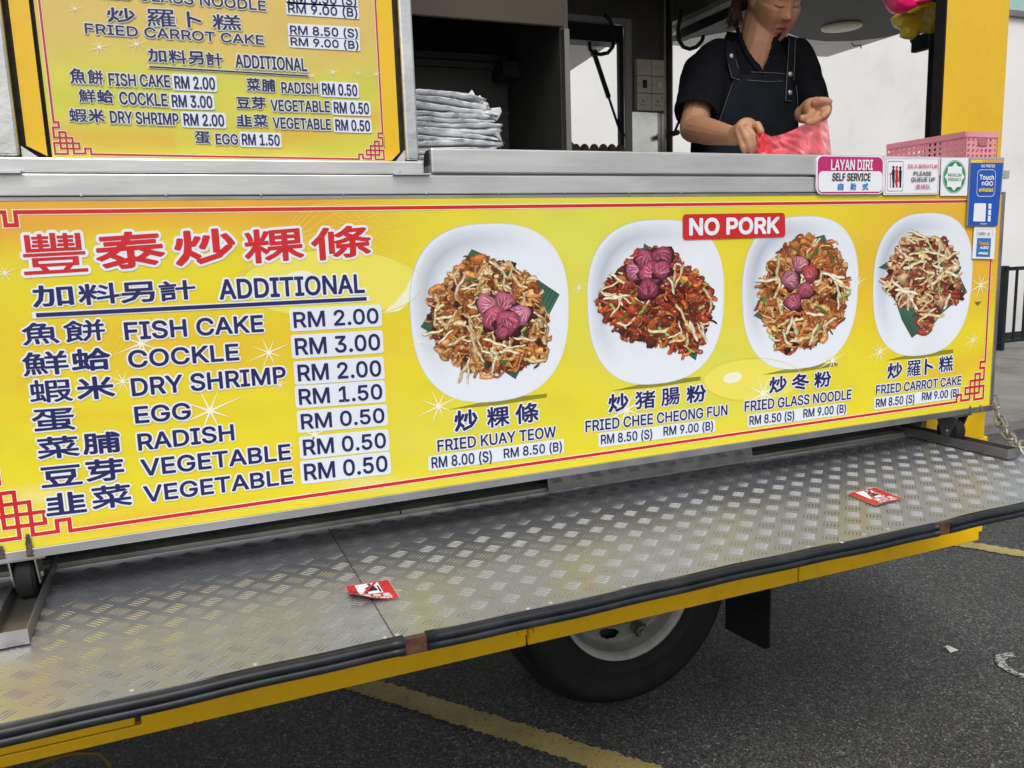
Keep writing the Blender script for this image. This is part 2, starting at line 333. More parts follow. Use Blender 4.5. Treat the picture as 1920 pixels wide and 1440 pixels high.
b = MB(); b.box(-.2, hx - .005, 1.25, 1.30, 1.40, 2.60); b.box(-.2, hx - .005, HY + .013, 1.25, 2.56, 2.60); b.box(-.22, -.2, HY, 1.3, 1.4, 2.6); tp('alcove_recess', b, DULLBLK)
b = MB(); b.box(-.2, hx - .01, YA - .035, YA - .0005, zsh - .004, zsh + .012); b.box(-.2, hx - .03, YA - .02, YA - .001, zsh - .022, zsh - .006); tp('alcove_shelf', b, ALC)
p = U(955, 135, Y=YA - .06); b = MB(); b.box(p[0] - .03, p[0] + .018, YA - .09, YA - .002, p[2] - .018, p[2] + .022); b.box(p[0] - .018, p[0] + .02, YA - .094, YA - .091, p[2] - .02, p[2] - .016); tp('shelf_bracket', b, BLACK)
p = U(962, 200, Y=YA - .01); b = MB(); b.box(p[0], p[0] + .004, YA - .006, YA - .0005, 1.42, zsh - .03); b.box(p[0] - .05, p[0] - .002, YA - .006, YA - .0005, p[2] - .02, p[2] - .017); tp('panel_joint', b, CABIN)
# counter: shelf, upright lip, rails
cz = U(1200, 284, Y=-.004)[2]; zr1 = U(700, 328, Y=0)[2]; zr0 = U(700, 366, Y=0)[2]
xl = U(809, 300, Y=-.004)[0]
b = MB(); b.box(.47, 2.05, .012, .62, cz - .05, cz - .03); tp('counter_shelf', b, STEEL)
b = MB()
pf = [(.0, cz - .003), (.003, cz), (.05, cz)]
b.box(xl, U(1884, 300, Y=-.004)[0], -.004, .010, zr1 + .0035, cz); tp('counter_lip', b, STEEL, bevel=.003)
b = MB(); b.prism([(.011, zr1 + .0035), (.060, zr1 + .0035), (.060, cz - .014), (.054, cz - .004), (.044, cz), (.011, cz)], xl + .004, xl + .007, axis=0); tp('lip_end_plate', b, STEELD)
xre = U(1880, 345, Y=0)[0]
b = MB(); b.box(-2.4, xre, 0, .10, zr0 + .0012, zr1); tp('upper_rail', b, STEEL, bevel=.002)
b = MB(); b.box(-2.4, xl - .012, .006, .10, zr1 + .002, U(400, 298, Y=.006)[2]); tp('menu_sill_rail', b, STEEL, bevel=.003)
b = MB(); b.box(xl - .075, xl - .004, -.014, .004, zr1 - .0005, zr1 + .0025); b.box(xl - .06, xl - .035, -.010, .004, zr1 + .003, zr1 + .008); tp('latch', b, STEEL)
b = MB(); b.box(U(0, 318, Y=-.01)[0] - .1, U(38, 318, Y=-.01)[0], -.014, .004, zr1 - .0005, zr1 + .003); tp('latch', b, STEEL)
x = -.25
pxs = [153, 312, 490, 645, 800, 936, 1060, 1180, 1278, 1470]
for i, px in enumerate(pxs):
    p = U(px, 366, Y=-.002); b = MB(); b.lathe([(0, -.0035), (.0028, -.003), (.004, 0)], (p[0], 0, zr0 + .0015), n=8)
    tp('rivet', b, STEELD)
# posts beside the menu board
for (xa, xb, ya, yb2) in ((742, 768, 757.5, 781.5), ):
    P0 = XZ(742, 0, .03); P1 = XZ(768, 0, .03); P2 = XZ(781.5, 304, .03); P3 = XZ(758, 303, .03)
    dz = 1.0; k = (P3[0] - P0[0]) / (P3[1] - P0[1])
    b = MB(); b.box((P0[0] + P3[0]) / 2, (P1[0] + P2[0]) / 2, .014, .075, P3[1] + .0005, 2.75); tp('steel_post', b, mat('dented_steel', (.60, .60, .59), .28, 1.0, var=.15, vscale=14, rvar=.12, bump=.0025, bscale=16), bevel=.004)
    P0 = XZ(-8, 0, .03); P1 = XZ(11, 0, .03); P2 = XZ(41, 290, .03)
    b = MB(); b.box(P2[0] - .055, P2[0] - .001, .014, .075, P3[1] + .0005, 2.75); tp('steel_post', b, MATS['dented_steel'], bevel=.004)
# fold-out step
xs0, xs1 = -.75, 2.02; yb0 = .16; yf0 = U(0, 1356, Z=TRW)[1] - .001
step = MB(); step.box(xs0, xs1, yf0, yb0, TRW - .004, TRW); step = tp('tread_plate_step', step, PLATE)
b = MB(); b.box(xs0, xs1, yf0 + .01, yb0, TRW - .026, TRW - .0045); b.build('step_frame', STEELD, step)
zf1 = U(900, 1200, Y=yf0 - .02)
b = MB()
PITCH = .0561; bars = 0
def bar(b, cx, cy, ang, L=.0280, W=.0029, H=.00115):
    c, s_ = math.cos(ang), math.sin(ang); v = []
    prof = [(-.5, 0, 0), (-.28, .42, .0), (0, .5, .0), (.28, .42, .0), (.5, 0, 0), (.28, -.42, 0), (0, -.5, 0), (-.28, -.42, 0), (-.3, 0, .8), (0, 0, 1), (.3, 0, .8)]
    for (u, t, h) in prof:
        x = u * L; y = t * W; v.append((cx + x * c - y * s_, cy + x * s_ + y * c, TRW + h * H))
    b.add(v, [(0, 8, 1), (1, 8, 9, 2), (2, 9, 10, 3), (3, 10, 4), (4, 10, 5), (5, 10, 9, 6), (6, 9, 8, 7), (7, 8, 0)])
xseam = U(700, 1130, Z=TRW)[0]
ny = int((yb0 - yf0) / PITCH) + 2; nx = int((xs1 - xs0) / PITCH) + 2
for i in range(-1, nx * 2):
    for j in range(-1, ny * 2):
        if (i + j) % 2: continue
        gx = .182 + (i * .5 - 17) * PITCH; gy = -.180 + (j * .5 - 5) * PITCH
        if gx > xseam: gx += 0.0; gy += .009
        A = (i % 2 == 0)
        ang = R_(-45) if A else R_(45)
        pa = ang + math.pi / 2
        for k in range(5):
            o = (k - 2) * .0066
            sh = 0
            x = gx + math.cos(pa) * o; y = gy + math.sin(pa) * o
            if xs0 + .012 < x < xs1 - .012 and yf0 + .012 < y < yb0 - .012 and abs(x - xseam) > .004: bar(b, x, y, ang); bars += 1
tb = b.build('tread_bar', BARS, step, smooth=False); tb['kind'] = 'stuff'
b = MB(); b.box(xseam - .0008, xseam + .0008, yf0, yb0, TRW, TRW + .0004); b.build('sheet_joint', DULLBLK, step)
def rivet(p, r=.0045):
    b = MB(); b.lathe([(0, .002), (r * .6, .0017), (r, 0.0002)], (p[0], p[1], TRW), axis='Z', n=10); b.build('rivet', STEEL, step, smooth=True)
for px, py in ((479, 1245), (248, 1294), (722, 1195), (745, 1190), (1033, 1130), (1170, 1100), (990, 1141), (1620, 1002), (1665, 992), (1515, 1025), (1578, 1017)): rivet(U(px, py, Z=TRW))
b = MB(); b.box(xs0, xs1 - .05, yb0 - .003, yb0, TRW + .0003, TRW + .0035); b.build('back_edge', STEEL, step)
# rubber edging of the step, in three lengths, with bare brackets between
def rub(x0, x1):
    cy, cz_ = yf0 - .001, TRW
    pr = []
    for (c, r, a0, a1) in (((cy - .005, cz_ - .0075), .0070, 60, 250), ((cy - .006, cz_ - .0195), .0070, 110, 330)):
        for k in range(9):
            t = R_(a0 + (a1 - a0) * k / 8); pr.append((c[0] + r * math.cos(t), c[1] + r * math.sin(t)))
    pr = [(cy + .003, cz_ + .0006)] + pr + [(cy + .004, cz_ - .026)]
    n = max(2, int((x1 - x0) / .02)); b = MB(); vs = []
    for i in range(n + 1):
        x = x0 + (x1 - x0) * i / n; dz = .0012 * math.sin(x * 9) + .0006 * math.sin(x * 31)
        vs += [(x, p[0], p[1] + dz) for p in pr]
    m_ = len(pr); b.add(vs, [(i * m_ + k, i * m_ + k + 1, (i + 1) * m_ + k + 1, (i + 1) * m_ + k) for i in range(n) for k in range(m_ - 1)] + [tuple(range(m_)), tuple(n * m_ + k for k in range(m_ - 1, -1, -1))])
    o = b.build('rubber_edging', RUBBER, step, smooth=False)
    for p_ in o.data.polygons: p_.use_smooth = len(p_.vertices) == 4
    return o
YR = yf0 - .02
xa, xb2, xc2, xd = U(763, 1215, Y=YR)[0], U(804, 1205, Y=YR)[0], U(1769, 990, Y=YR)[0], U(1790, 985, Y=YR)[0]
rub(xs0, xa); rub(xb2, xc2); rub(xd, xs1)
for (p, q) in ((xa, xb2), (xc2, xd)):
    b = MB(); b.box(p - .008, q + .008, yf0 - .010, yf0 - .0005, TRW - .026, TRW - .0015); b.build('bracket', RUST, step)
# sill behind the step with a strip of crumpled plate
p0 = U(240, 1051, Z=TRW)
GRIM = mat('grimy_sill', (.42, .41, .36), .55, .6, var=.3, vscale=8, dirt=(.06, .055, .02), dscale=6, damt=.7)
zs1 = U(560, 985, Y=.17)[2]
xq = [-.75, U(750, 960, Y=.17)[0], U(1026, 905, Y=.17)[0], 1.95]
for i in range(3):
    b = MB(); b.box(xq[i] + .001, xq[i + 1] - .001, .164, .20, TRW - .002, zs1); tp('sill_strip', b, GRIM, bevel=.002)
b = MB(); b.box(-.75, 2.0, .1995, .2035, zs1, .97); tp('sill_back', b, DULLBLK)
# crumpled off-cut of tread plate
xa, xb3 = U(1030, 900, Y=.14)[0], U(1415, 840, Y=.14)[0]; b = MB(); n = 60; vs = []
for i in range(n + 1):
    x = xa + (xb3 - xa) * i / n
    for j in range(7):
        t = j / 6; y = .146 + .010 * t + .003 * noise.noise((x * 30, t * 3, 0)); z = TRW + .006 + .062 * t + (.003 * noise.noise((x * 45, 7, 1)) if j == 0 else 0) - (.02 * max(0, (i / n - .9) * 10) if j == 6 else 0)
        vs.append((x, y, z))
b.add(vs, [(i * 7 + j, (i + 1) * 7 + j, (i + 1) * 7 + j + 1, i * 7 + j + 1) for i in range(n) for j in range(6)])
k = 0
x = xa + .02
while x < xb3 - .03:
    for q in range(5):
        xx = x + q * .006 - .012; z = TRW + .035
        b.tube([(xx - .007, .1525, z + .011), (xx, .1500, z), (xx + .007, .1475, z - .011)], [.0006, .0016, .0006], 6)
    x += PITCH * .92
o = tp('plate_offcut', b, mat('offcut_aluminium', (.26, .26, .245), .5, .4, var=.25, vscale=20), smooth=True); o['label'] = 'torn strip of tread plate behind the step'
# guide channels for the casters
def channel(x0, x1, yend, far):
    b = MB(); t = .0025; h = .024; zz = TRW + .003
    b.box(x0, x1, yend, far, zz, zz + t); b.box(x0, x0 + t, yend, far, zz + t, zz + h); b.box(x1 - t, x1, yend, far, zz + t, zz + h); b.box(x0 + t, x1 - t, yend, yend + t, zz + t, zz + h)
    tp('guide_channel', b, STEELD)
pl = U(53, 1180, Z=TRW + .024); pr_ = U(1848, 848, Z=TRW + .024)
CHX = []
channel(pl[0] - .052, pl[0], pl[1] - .004, YB); CHX.append(pl[0] - .026)
pr_ = U(1890, 846, Z=TRW + .024); pr2 = U(1913, 843, Z=TRW + .024)
channel(pr_[0], pr2[0] + .004, pr_[1], YB); CHX.append((pr_[0] + pr2[0] + .004) / 2)
# wheel
WX, WZ = 1.142, .437; WYF = .436
wheel = MB()
RIMD = mat('rim_disc_paint', (.19, .187, .175), .5, var=.15, vscale=12, dirt=(.05, .04, .035), dscale=9, damt=.7)
TR = WZ - G
prof = [(.212, .02), (.221, -.002), (.238, -.012), (.246, -.015), (.249, -.013), (.28, -.019), (.31, -.016), (.316, -.013), (.319, -.011), (.340, -.001), (TR - .030, .012), (TR - .012, .026), (TR, .05), (TR, .17), (TR - .015, .195), (.3, .235), (.2, .22)]
wheel.lathe(prof, (WX, WYF, WZ), n=72); wh = tp('wheel', wheel, RUBDULL, smooth=True); wh['label'] = 'rear wheel with grey painted steel rim'
b = MB(); b.lathe([(.1955, .040), (.1975, .02), (.2085, .004), (.2155, .002), (.2165, .012), (.208, .03)], (WX, WYF, WZ), n=72); b.build('rim', WHITEP, wh, smooth=True)
b = MB()
# disc with hand holes
nseg = 144; prof2 = [(0, .030), (.058, .030), (.078, .026), (.100, .020), (.108, .022), (.118, .036), (.128, .046), (.138, .050), (.172, .056), (.180, .052), (.190, .034), (.1965, .022)]
rings = sorted(set([0, .04, .058, .068, .078, .09, .1, .108, .113, .118, .123, .128, .133] + [.138 + .0034 * k for k in range(11)] + [.176, .18, .185, .19, .1965])); vs = []
dep = [float(np.interp(r, [p[0] for p in prof2], [p[1] for p in prof2])) for r in rings]
hp = U(1137, 1208, Y=WYF + .054); h0 = math.atan2(hp[2] - WZ, hp[0] - WX); hp2 = U(1241, 1162, Y=WYF + .054); h1 = math.atan2(hp2[2] - WZ, hp2[0] - WX)
for r, h in zip(rings, dep):
    for k in range(nseg):
        t = 2 * math.pi * k / nseg; vs.append((WX + r * math.cos(t), WYF + h, WZ + r * math.sin(t)))
fs = []
for i in range(len(rings) - 1):
    rm = (rings[i] + rings[i + 1]) / 2
    for k in range(nseg):
        t = 2 * math.pi * (k + .5) / nseg
        if any((((t - h0 - q * 2 * math.pi / 5 + math.pi) % (2 * math.pi) - math.pi) * rm / .033) ** 2 + ((rm - .154) / .0165) ** 2 < 1 for q in range(5)): continue
        fs.append((i * nseg + k, i * nseg + (k + 1) % nseg, (i + 1) * nseg + (k + 1) % nseg, (i + 1) * nseg + k))
b.add(vs, fs); b.build('rim_disc', RIMD, wh, smooth=True)
b = MB(); b.lathe([(0, .11), (.19, .11)], (WX, WYF, WZ), n=24); b.build('drum', mat('drum_paint', (.05, .048, .045), .7), wh)
pn = U(1197, 1178, Y=WYF + .03); an = math.atan2(pn[2] - WZ, pn[0] - WX); rn = math.hypot(pn[2] - WZ, pn[0] - WX)
NUT = mat('wheel_nut_steel', (.24, .235, .22), .5, .7, var=.3, vscale=60)
for k in range(5):
    t = an + k * 2 * math.pi / 5; cx_, cz2 = WX + rn * math.cos(t), WZ + rn * math.sin(t); b = MB()
    b.lathe([(0, -.004), (.0165, -.004), (.0185, .0), (.0185, .03)], (cx_, WYF + .012, cz2), n=6); b.lathe([(0, -.012), (.0085, -.012), (.009, -.003)], (cx_, WYF + .012, cz2), n=12); b.lathe([(.022, .020), (.022, .034)], (cx_, WYF + .0, cz2), n=16)
    b.build('wheel_nut', NUT, wh)
b = MB(); b.lathe([(0.11, 0), (.11, 1.1)], (WX, WYF + .2, WZ), n=16); b.lathe(prof, (WX, WYF + .27, WZ), n=40); b.lathe([(.05, .3), (.05, 1.2)], (WX, WYF, WZ), n=12); b.build('inner_wheel', RUBDULL, wh, smooth=True)
# mudflap
xm = U(1443, 1222, Y=.44)[0]; pa = U(1443, 1222, X=xm); pb = U(1361, 1178, X=xm); b = MB()
b.prism([(pa[1], pa[2] + .012), (pa[1] + .02, pa[2]), (pb[1], pb[2]), (pb[1], .62), (pa[1], .62)], xm - .003, xm + .003, axis=0); tp('mudflap', b, mat('mudflap_rubber', (.012, .012, .012), .6, var=.3, dirt=(.04, .04, .04), dscale=20, damt=.4))
# yellow hoop under the left end, its paint darkened for the shadow there
b = MB(); q = [U(x, y, Y=.5) for x, y in ((60, 1440), (90, 1424), (140, 1412), (185, 1412), (205, 1430), (212, 1460))]; b.tube(q, .006, 8); tp('under_hoop', b, mat('shaded_hoop_paint', (.12, .08, .01), .6), smooth=True)
# gas struts and hatches
def strut(name, A, B, k=.55, r=.009):
    A = Vector(A); B = Vector(B); M_ = A.lerp(B, k); b = MB(); b.tube([A, M_], r, 10); b.tube([M_, B], r * .5, 8); b.lathe([(0, -.012), (r * 1.3, -.012), (r * 1.3, .012), (0, .012)], A, n=10); b.lathe([(0, -.012), (r * 1.2, -.012), (r * 1.2, .012), (0, .012)], B, n=10)
    return tp(name, b, BLACK, smooth=False)
strut('gas_strut', U(1114, 100, Y=YW + .20), U(1165, 254, Y=YW - .008), .54, .0115)
HU = mat('hatch_underside', (.72, .72, .70), .35, .0, var=.08, vscale=3)
HD = mat('hatch_dark_reflection', (.020, .020, .022), .5, .0, spec=.25, var=.1, vscale=3)
zo = U(1060, 140, X=wx1 - .02)
b = MB(); ex_ = .9; yo, zo2 = zo[1], zo[2]
sl_ = (zo2 - (wz1 - .05)) / (yo - YW); b.prism([(YW + .095, wz1 - .055 ), (YW + .095 + ex_, wz1 - .055 + sl_ * ex_), (YW + .095 + ex_, wz1 - .025 + sl_ * ex_), (YW + .095, wz1 - .025)], wx0, wx1 - .02, axis=0); tp('back_window_hatch', b, HU)
ZH = zt2 - .02
c1_ = U(1550, 107, Z=ZH); c2_ = U(1283, 69, Z=ZH)
yfar = c1_[1]; xo = c1_[0]
b = MB(); b.box(XR + .004, xo, .0, yfar, ZH, ZH + .035); tp('rear_hatch', b, HU)
b = MB(); n = 24; vs = []
pts = [(XR + .05, .02), (xo - .012, .02), (xo - .012, yfar * .40)]
for k in range(n + 1):
    t = k / n; px_, py_ = 1745 - (1745 - 1290) * t, 45 + (72 - 45) * t
    bow = math.sin(t * math.pi) * 0
for (px_, py_) in ((1663, 69), (1640, 72), (1600, 76), (1550, 77), (1520, 74), (1500, 70), (1480, 62), (1440, 46)):
    q = U(px_, py_, Z=ZH - .002); pts.append((min(q[0], xo - .012), q[1]))
pts.append((XR + .05, yfar - .02))
b.prism(pts, ZH - .004, ZH - .0005, axis=2); tp('hatch_dark_reflection', b, HD)  # curved dark sheet paints the reflection shading on the hatch's underside
q = U(1578, 52, Z=ZH - .01); b = MB(); b.lathe([(0, -.009), (.075, -.009), (.088, -.006), (.09, 0)], (q[0], q[1], ZH - .005), axis='Z', n=40); tp('ceiling_lamp', b, PLAST, smooth=True)
q0 = U(1275, 58, Z=ZH - .03); b = MB(); b.box(XR + .0, XR + .045, .3, q0[1] + .1, ZH - .045, ZH - .005); tp('hatch_frame_bar', b, BLACK)
q = U(1605, 82, Z=ZH - .005); b = MB(); b.tube([q + np.array((-.03, 0, 0)), q + np.array((-.01, 0, -.012)), q + np.array((.03, 0, -.004)), q + np.array((.035, 0, -.02))], .004, 6); tp('hatch_catch', b, STEELD)
xb_ = XR + .02
b = MB(); A = U(1760, 74, X=xb_); B_ = U(1713, 76, X=xb_); b.box(xb_ - .012, xb_ + .012, A[1] - .02, B_[1], min(A[2], B_[2]) - .02, min(A[2], B_[2]) + .03); tp('strut_bracket', b, BLACK, bevel=.004)
strut('gas_strut', U(1716, 74, X=xb_ + .02), U(1752, -22, X=xb_ + .02), .8, .008)
p = U(1264, 250, X=XR - .055); b = MB(); b.lathe([(0, -.03), (.012, -.03), (.012, .02), (0, .02)], p, n=10); b.tube([p, U(1290, 185, X=XR + .05)], .006, 8); tp('strut_foot', b, BLACK)

# ------------------------------------------------------------------ lettering
try:
    FONT = bpy.data.fonts.load(bpy.utils.resource_path('LOCAL') + '/datafiles/fonts/Inter.woff2')
except Exception:
    FONT = None
_gc = {}
def glyphs(s, latin=True):
    key = (s, latin)
    if key in _gc: return _gc[key]
    cu = bpy.data.curves.new('t', 'FONT'); cu.body = s; cu.size = 1; cu.resolution_u = 2; cu.fill_mode = 'NONE'
    if latin and FONT: cu.font = FONT
    o = bpy.data.objects.new('t', cu); COL.objects.link(o); bpy.context.view_layer.update()
    e = o.evaluated_get(bpy.context.evaluated_depsgraph_get()); me = e.to_mesh()
    v = np.array([(q.co.x, q.co.y) for q in me.vertices]); f = []; ed = [tuple(q.vertices) for q in me.edges]
    e.to_mesh_clear(); bpy.data.objects.remove(o); bpy.data.curves.remove(cu)
    _gc[key] = (v, f, ed); return _gc[key]
CAPH = None
def capheight():
    global CAPH
    if CAPH is None: CAPH = glyphs('H')[0][:, 1].max()
    return CAPH
def segdist(P, A, B):
    """smallest distance of each point to a set of segments"""
    d = B - A; L2 = np.maximum((d ** 2).sum(1), 1e-18); out = np.empty(len(P))
    for i in range(0, len(P), 800):
        q = P[i:i + 800]; t = np.clip(((q[:, None] - A[None]) * d[None]).sum(2) / L2[None], 0, 1); r = q[:, None] - (A[None] + t[..., None] * d[None]); out[i:i + 800] = np.sqrt((r ** 2).sum(2)).min(1)
    return out
def inside(P, A, B):
    out = np.empty(len(P), bool)
    for i in range(0, len(P), 800):
        q = P[i:i + 800]; x, y = q[:, 0:1], q[:, 1:2]; c = (A[None, :, 1] > y) != (B[None, :, 1] > y)
        with np.errstate(divide='ignore', invalid='ignore'): xi = (B[:, 0] - A[:, 0]) * (y - A[:, 1]) / (B[:, 1] - A[:, 1]) + A[:, 0]
        out[i:i + 800] = (c & (x < xi)).sum(1) % 2 == 1
    return out
def union(v, f, ed, wd):
    """the glyph plus a stroke of half-width wd round its outline, merged into one flat sheet of triangles"""
    ctr = (v.min(0) + v.max(0)) / 2; k_s = 100.0; v = (v - ctr) * k_s; wd *= k_s
    ed_ = [(a, c) for a, c in ed if np.hypot(*(v[a] - v[c])) > 1e-5]
    A = np.array([v[a] for a, c in ed_]); B = np.array([v[c] for a, c in ed_])
    vs = [Vector(p) for p in v]; es = [tuple(x) for x in ed_]
    if wd > 0:
        vs = []; es = []; used = set(); k = 6
        for a, c in ed_:
            p, q = v[a], v[c]; d = q - p; nn = np.array((-d[1], d[0])) / np.hypot(*d) * wd; o = len(vs)
            vs += [Vector(p + nn), Vector(q + nn), Vector(p - nn), Vector(q - nn)]; es += [(o, o + 1), (o + 2, o + 3)]; used |= {a, c}
        for a in used:
            o = len(vs); vs += [Vector((v[a][0] + wd * math.cos(2 * math.pi * i / k + .2), v[a][1] + wd * math.sin(2 * math.pi * i / k + .2))) for i in range(k)]; es += [(o + i, o + (i + 1) % k) for i in range(k)]
    r = delaunay_2d_cdt(vs, es, [], 0, 1e-5)
    V = np.array([tuple(x) for x in r[0]]); F = [tuple(x) for x in r[2]]
    cen = np.array([V[list(x)].mean(0) for x in F]); keep = inside(cen, A, B)
    if wd > 0: keep |= segdist(cen, A, B) < wd * .985
    V = V / k_s + ctr; return [tuple(x) for x in V], [x for x, k_ in zip(F, keep) if k_]
def lettering(s, bl, br, tl, parent, Y0=0.0, ink=INK, bold=.045, outl=.13, outmat=WHITE, name='lettering', cjk=False, shear=0):
    """flat print on the plane Y=Y0; bl, br, tl are photo pixels of the ink's lower left, lower right and the height of its top at the left"""
    A = np.array(XZ(*bl, Y0)); B = np.array(XZ(*br, Y0)); T = np.array(XZ(bl[0], tl, Y0))
    H = T[1] - A[1]
    v, f, ed = glyphs(s, not cjk)
    x0, x1 = v[:, 0].min(), v[:, 0].max(); y0, y1 = (v[:, 1].min(), v[:, 1].max()) if cjk else (0, capheight())
    u = (v[:, 0] - x0) / (x1 - x0); t = (v[:, 1] - y0) / (y1 - y0)
    bo = H * bold
    A2 = A + np.array((bo, bo)); B2 = B + np.array((-bo, bo)); H2 = H - 2 * bo
    w_ = np.stack([A2[0] + (B2[0] - A2[0]) * u + shear * t * H2, A2[1] + (B2[1] - A2[1]) * u + t * H2], 1)
    b = MB()
    vv, ff = union(w_, f, ed, bo); b.add([(x, Y0 - .0022, z) for x, z in vv], ff, 0)
    if outl:
        vv, ff = union(w_, f, ed, bo + H * outl); b.add([(x, Y0 - .0018, z) for x, z in vv], ff, 1)
    return b.build(name, [ink, outmat], parent)
def rrect(p00, p10, p11, p01, r, n=5):
    """rounded rectangle through four plane points, r in metres"""
    P = [np.array(q) for q in (p00, p10, p11, p01)]; out = []
    for i in range(4):
        c = P[i]; a = P[i - 1] - c; d = P[(i + 1) % 4] - c; a = a / np.hypot(*a) * r; d = d / np.hypot(*d) * r
        for k in range(n + 1):
            t = k / n * math.pi / 2; out.append(tuple(c + a * (1 - math.sin(t)) + d * (1 - math.cos(t))))
    return out
def sheet(b, poly, y, mi=0, cols=None): b.add([(p[0], y, p[1]) for p in poly], [tuple(range(len(poly)))], mi, cols)
def strokes(paths, wd):
    v = []; ed = []
    for p in paths:
        for a, c in zip(p, p[1:]): v += [a, c]; ed.append((len(v) - 2, len(v) - 1))
    return v, ed
def stroke_sheet(b, paths, wd, y, mi, square=True):
    vs = []; fs = []
    for p in paths:
        for a, c in zip(p, p[1:]):
            a = np.array(a, float); c = np.array(c, float); d = c - a; L = np.hypot(*d); d = d / L; nn = np.array((-d[1], d[0])) * wd; e = d * wd if square else d * 0
            o = len(vs); vs += [Vector(a - e + nn), Vector(a - e - nn), Vector(c + e - nn), Vector(c + e + nn)]; fs.append([o, o + 1, o + 2, o + 3])
    r = delaunay_2d_cdt(vs, [], fs, 0, 1e-7); b.add([(p[0], y, p[1]) for p in r[0]], [tuple(x) for x, o in zip(r[2], r[5]) if o], mi)

# ------------------------------------------------------------------ lower banner
BX0, BX1 = -1.30, XZ(1868, 500)[0]
XE = XZ(1862, 640)[0] + .0105
def zbot(x): p, q = XZ(0, 1054.7), XZ(1850, 770.7); return p[1] + (q[1] - p[1]) * (x - p[0]) / (q[0] - p[0])
ztopb = zr0 - .0005
ban = thing('banner', (0.85, 0, 1.0), 'long yellow printed menu banner with red title, prices and four plate photos below the counter', 'menu banner')
FRW = XE
zp0 = lambda x: zbot(x) + .0165
ztp = XZ(900, 371)[1]
# printed ground with orange sweeps, light yellow middle and pale arcs
def banner_col(px, py, u, v):
    yel = np.array(lin('e8d82c')); lime = np.array(lin('dedc58')); ora = np.array(lin('e9a736')); org2 = np.array(lin('eabd2c'))
    def g(cx, cy, sx, sy, p=2): return math.exp(-(abs((px - cx) / sx) ** p + abs((py - cy) / sy) ** p))
    c = yel.copy()
    def mixc(c, d, t): t = max(0, min(1, t)); return c * (1 - t) + d * t
    c = mixc(c, lime, .9 * g(1080, 470, 200, 200) + .9 * g(1340, 690, 160, 120) + .5 * g(820, 820, 200, 80))
    c = mixc(c, org2, .7 * g(300, 640, 420, 60))
    top = 1 / (1 + math.exp((py - (478 - 50 * math.sin((px + 60) / 260.0))) / 14.0)) * (1 / (1 + math.exp((px - 690) / 45)))
    c = mixc(c, ora, .95 * top)
    c = mixc(c, ora, .8 / (1 + math.exp(-(px - 1660 + (py - 400) * .9) / 60)) / (1 + math.exp((py - 560 + (px - 1850) * .1) / 26)))
    c = mixc(c, ora, .55 * g(250, 975 - (px - 250) * .13, 150, 17) + .35 * g(560, 880, 120, 16) + .5 * g(1790, 690 - (px - 1790) * .35, 90, 24) + .30 * g(60, 720, 60, 30))
    c = mixc(c, org2, .4 * g(160, 780, 300, 18) + .25 * g(520, 700, 200, 30))
    c = mixc(c, np.array((.95, .93, .70)), .35 * g(80, 930, 50, 16) + .3 * g(690, 905, 60, 12) + .3 * g(1320, 860, 40, 12))
    c = c * (1 + .05 * noise.noise((px * .01, py * .02, 0)))
    return tuple(c)
b = MB(); NX, NZ = 300, 56; vs = []; cs = []
for i in range(NX + 1):
    x = BX0 + (FRW - .011 - BX0) * i / NX
    for j in range(NZ + 1):
        z = zp0(x) + (ztp - zp0(x)) * j / NZ; vs.append((x, -.0008, z))
        v3 = RC @ (np.array((x, 0, z)) - CAM); cs.append(banner_col(960 + FOC * v3[0] / v3[2] if v3[2] > .1 else -400, 720 + FOC * v3[1] / v3[2] if v3[2] > .1 else 900, i / NX, j / NZ))
b.add(vs, [(i * (NZ + 1) + j, (i + 1) * (NZ + 1) + j, (i + 1) * (NZ + 1) + j + 1, i * (NZ + 1) + j + 1) for i in range(NX) for j in range(NZ)], 0, cs)
b.build('printed_panel', PRINT, ban, vcol=True)
b = MB(); b.prism([(BX0, zp0(BX0) - .004), (FRW - .012, zp0(FRW) - .004), (FRW - .012, ztopb), (BX0, ztopb)], 0, .12); b.build('board', STEELD, ban)
FRAME = mat('frame_steel', (.46, .45, .44), .40, 1.0, var=.12, vscale=9, rvar=.1, bump=.0004, bscale=20, dirt=(.25, .22, .2), dscale=7, damt=.4)
b = MB(); b.prism([(BX0, zbot(BX0)), (FRW, zbot(FRW)), (FRW, zp0(FRW)), (BX0, zp0(BX0))], -.004, .125); b.build('frame_bottom', FRAME, ban, bevel=.0015)
b = MB(); b.prism([(FRW - .012, zp0(FRW) + .0005), (FRW, zp0(FRW) + .0005), (FRW, zr0), (FRW - .012, zr0)], -.003, .125); b.build('frame_side', FRAME, ban, bevel=.001)
b = MB(); b.box(BX0, FRW - .0125, -.0015, .0, ztp, ztopb); b.build('frame_top', FRAME, ban)
for k in range(24):
    z = zbot(2) + .03 + k * .0225; b = MB(); b.box(FRW - .0135, FRW - .0122, -.0022, -.0009, z, z + .005); b.build('staple', STEEL, ban)
# dark repair marks on the frame
for (px, py, hh) in ((52, 1022, 44), (2, 1035, 26), (1817, 768, 16), (1836, 765, 14)):
    q = XZ(px, py - hh / 2); q2 = XZ(px, py + hh / 2); b = MB(); n = 14; wv = .0048 if px < 100 else .0035; vs = []
    for i in range(n + 1):
        z = q2[1] + (q[1] - q2[1]) * i / n
        for s_ in (-1, 1): vs.append((q[0] + s_ * (wv + random.uniform(-.0014, .0014)) * (1 - .5 * (i / n) ** 3), -.0046, z))
    b.add(vs, [(2 * i, 2 * i + 1, 2 * i + 3, 2 * i + 2) for i in range(n)]); b.build('scorch_mark', mat('scorch', (.07, .055, .05), .7, var=.6, vscale=120, dirt=(.3, .28, .25), dscale=90, damt=.5), ban)
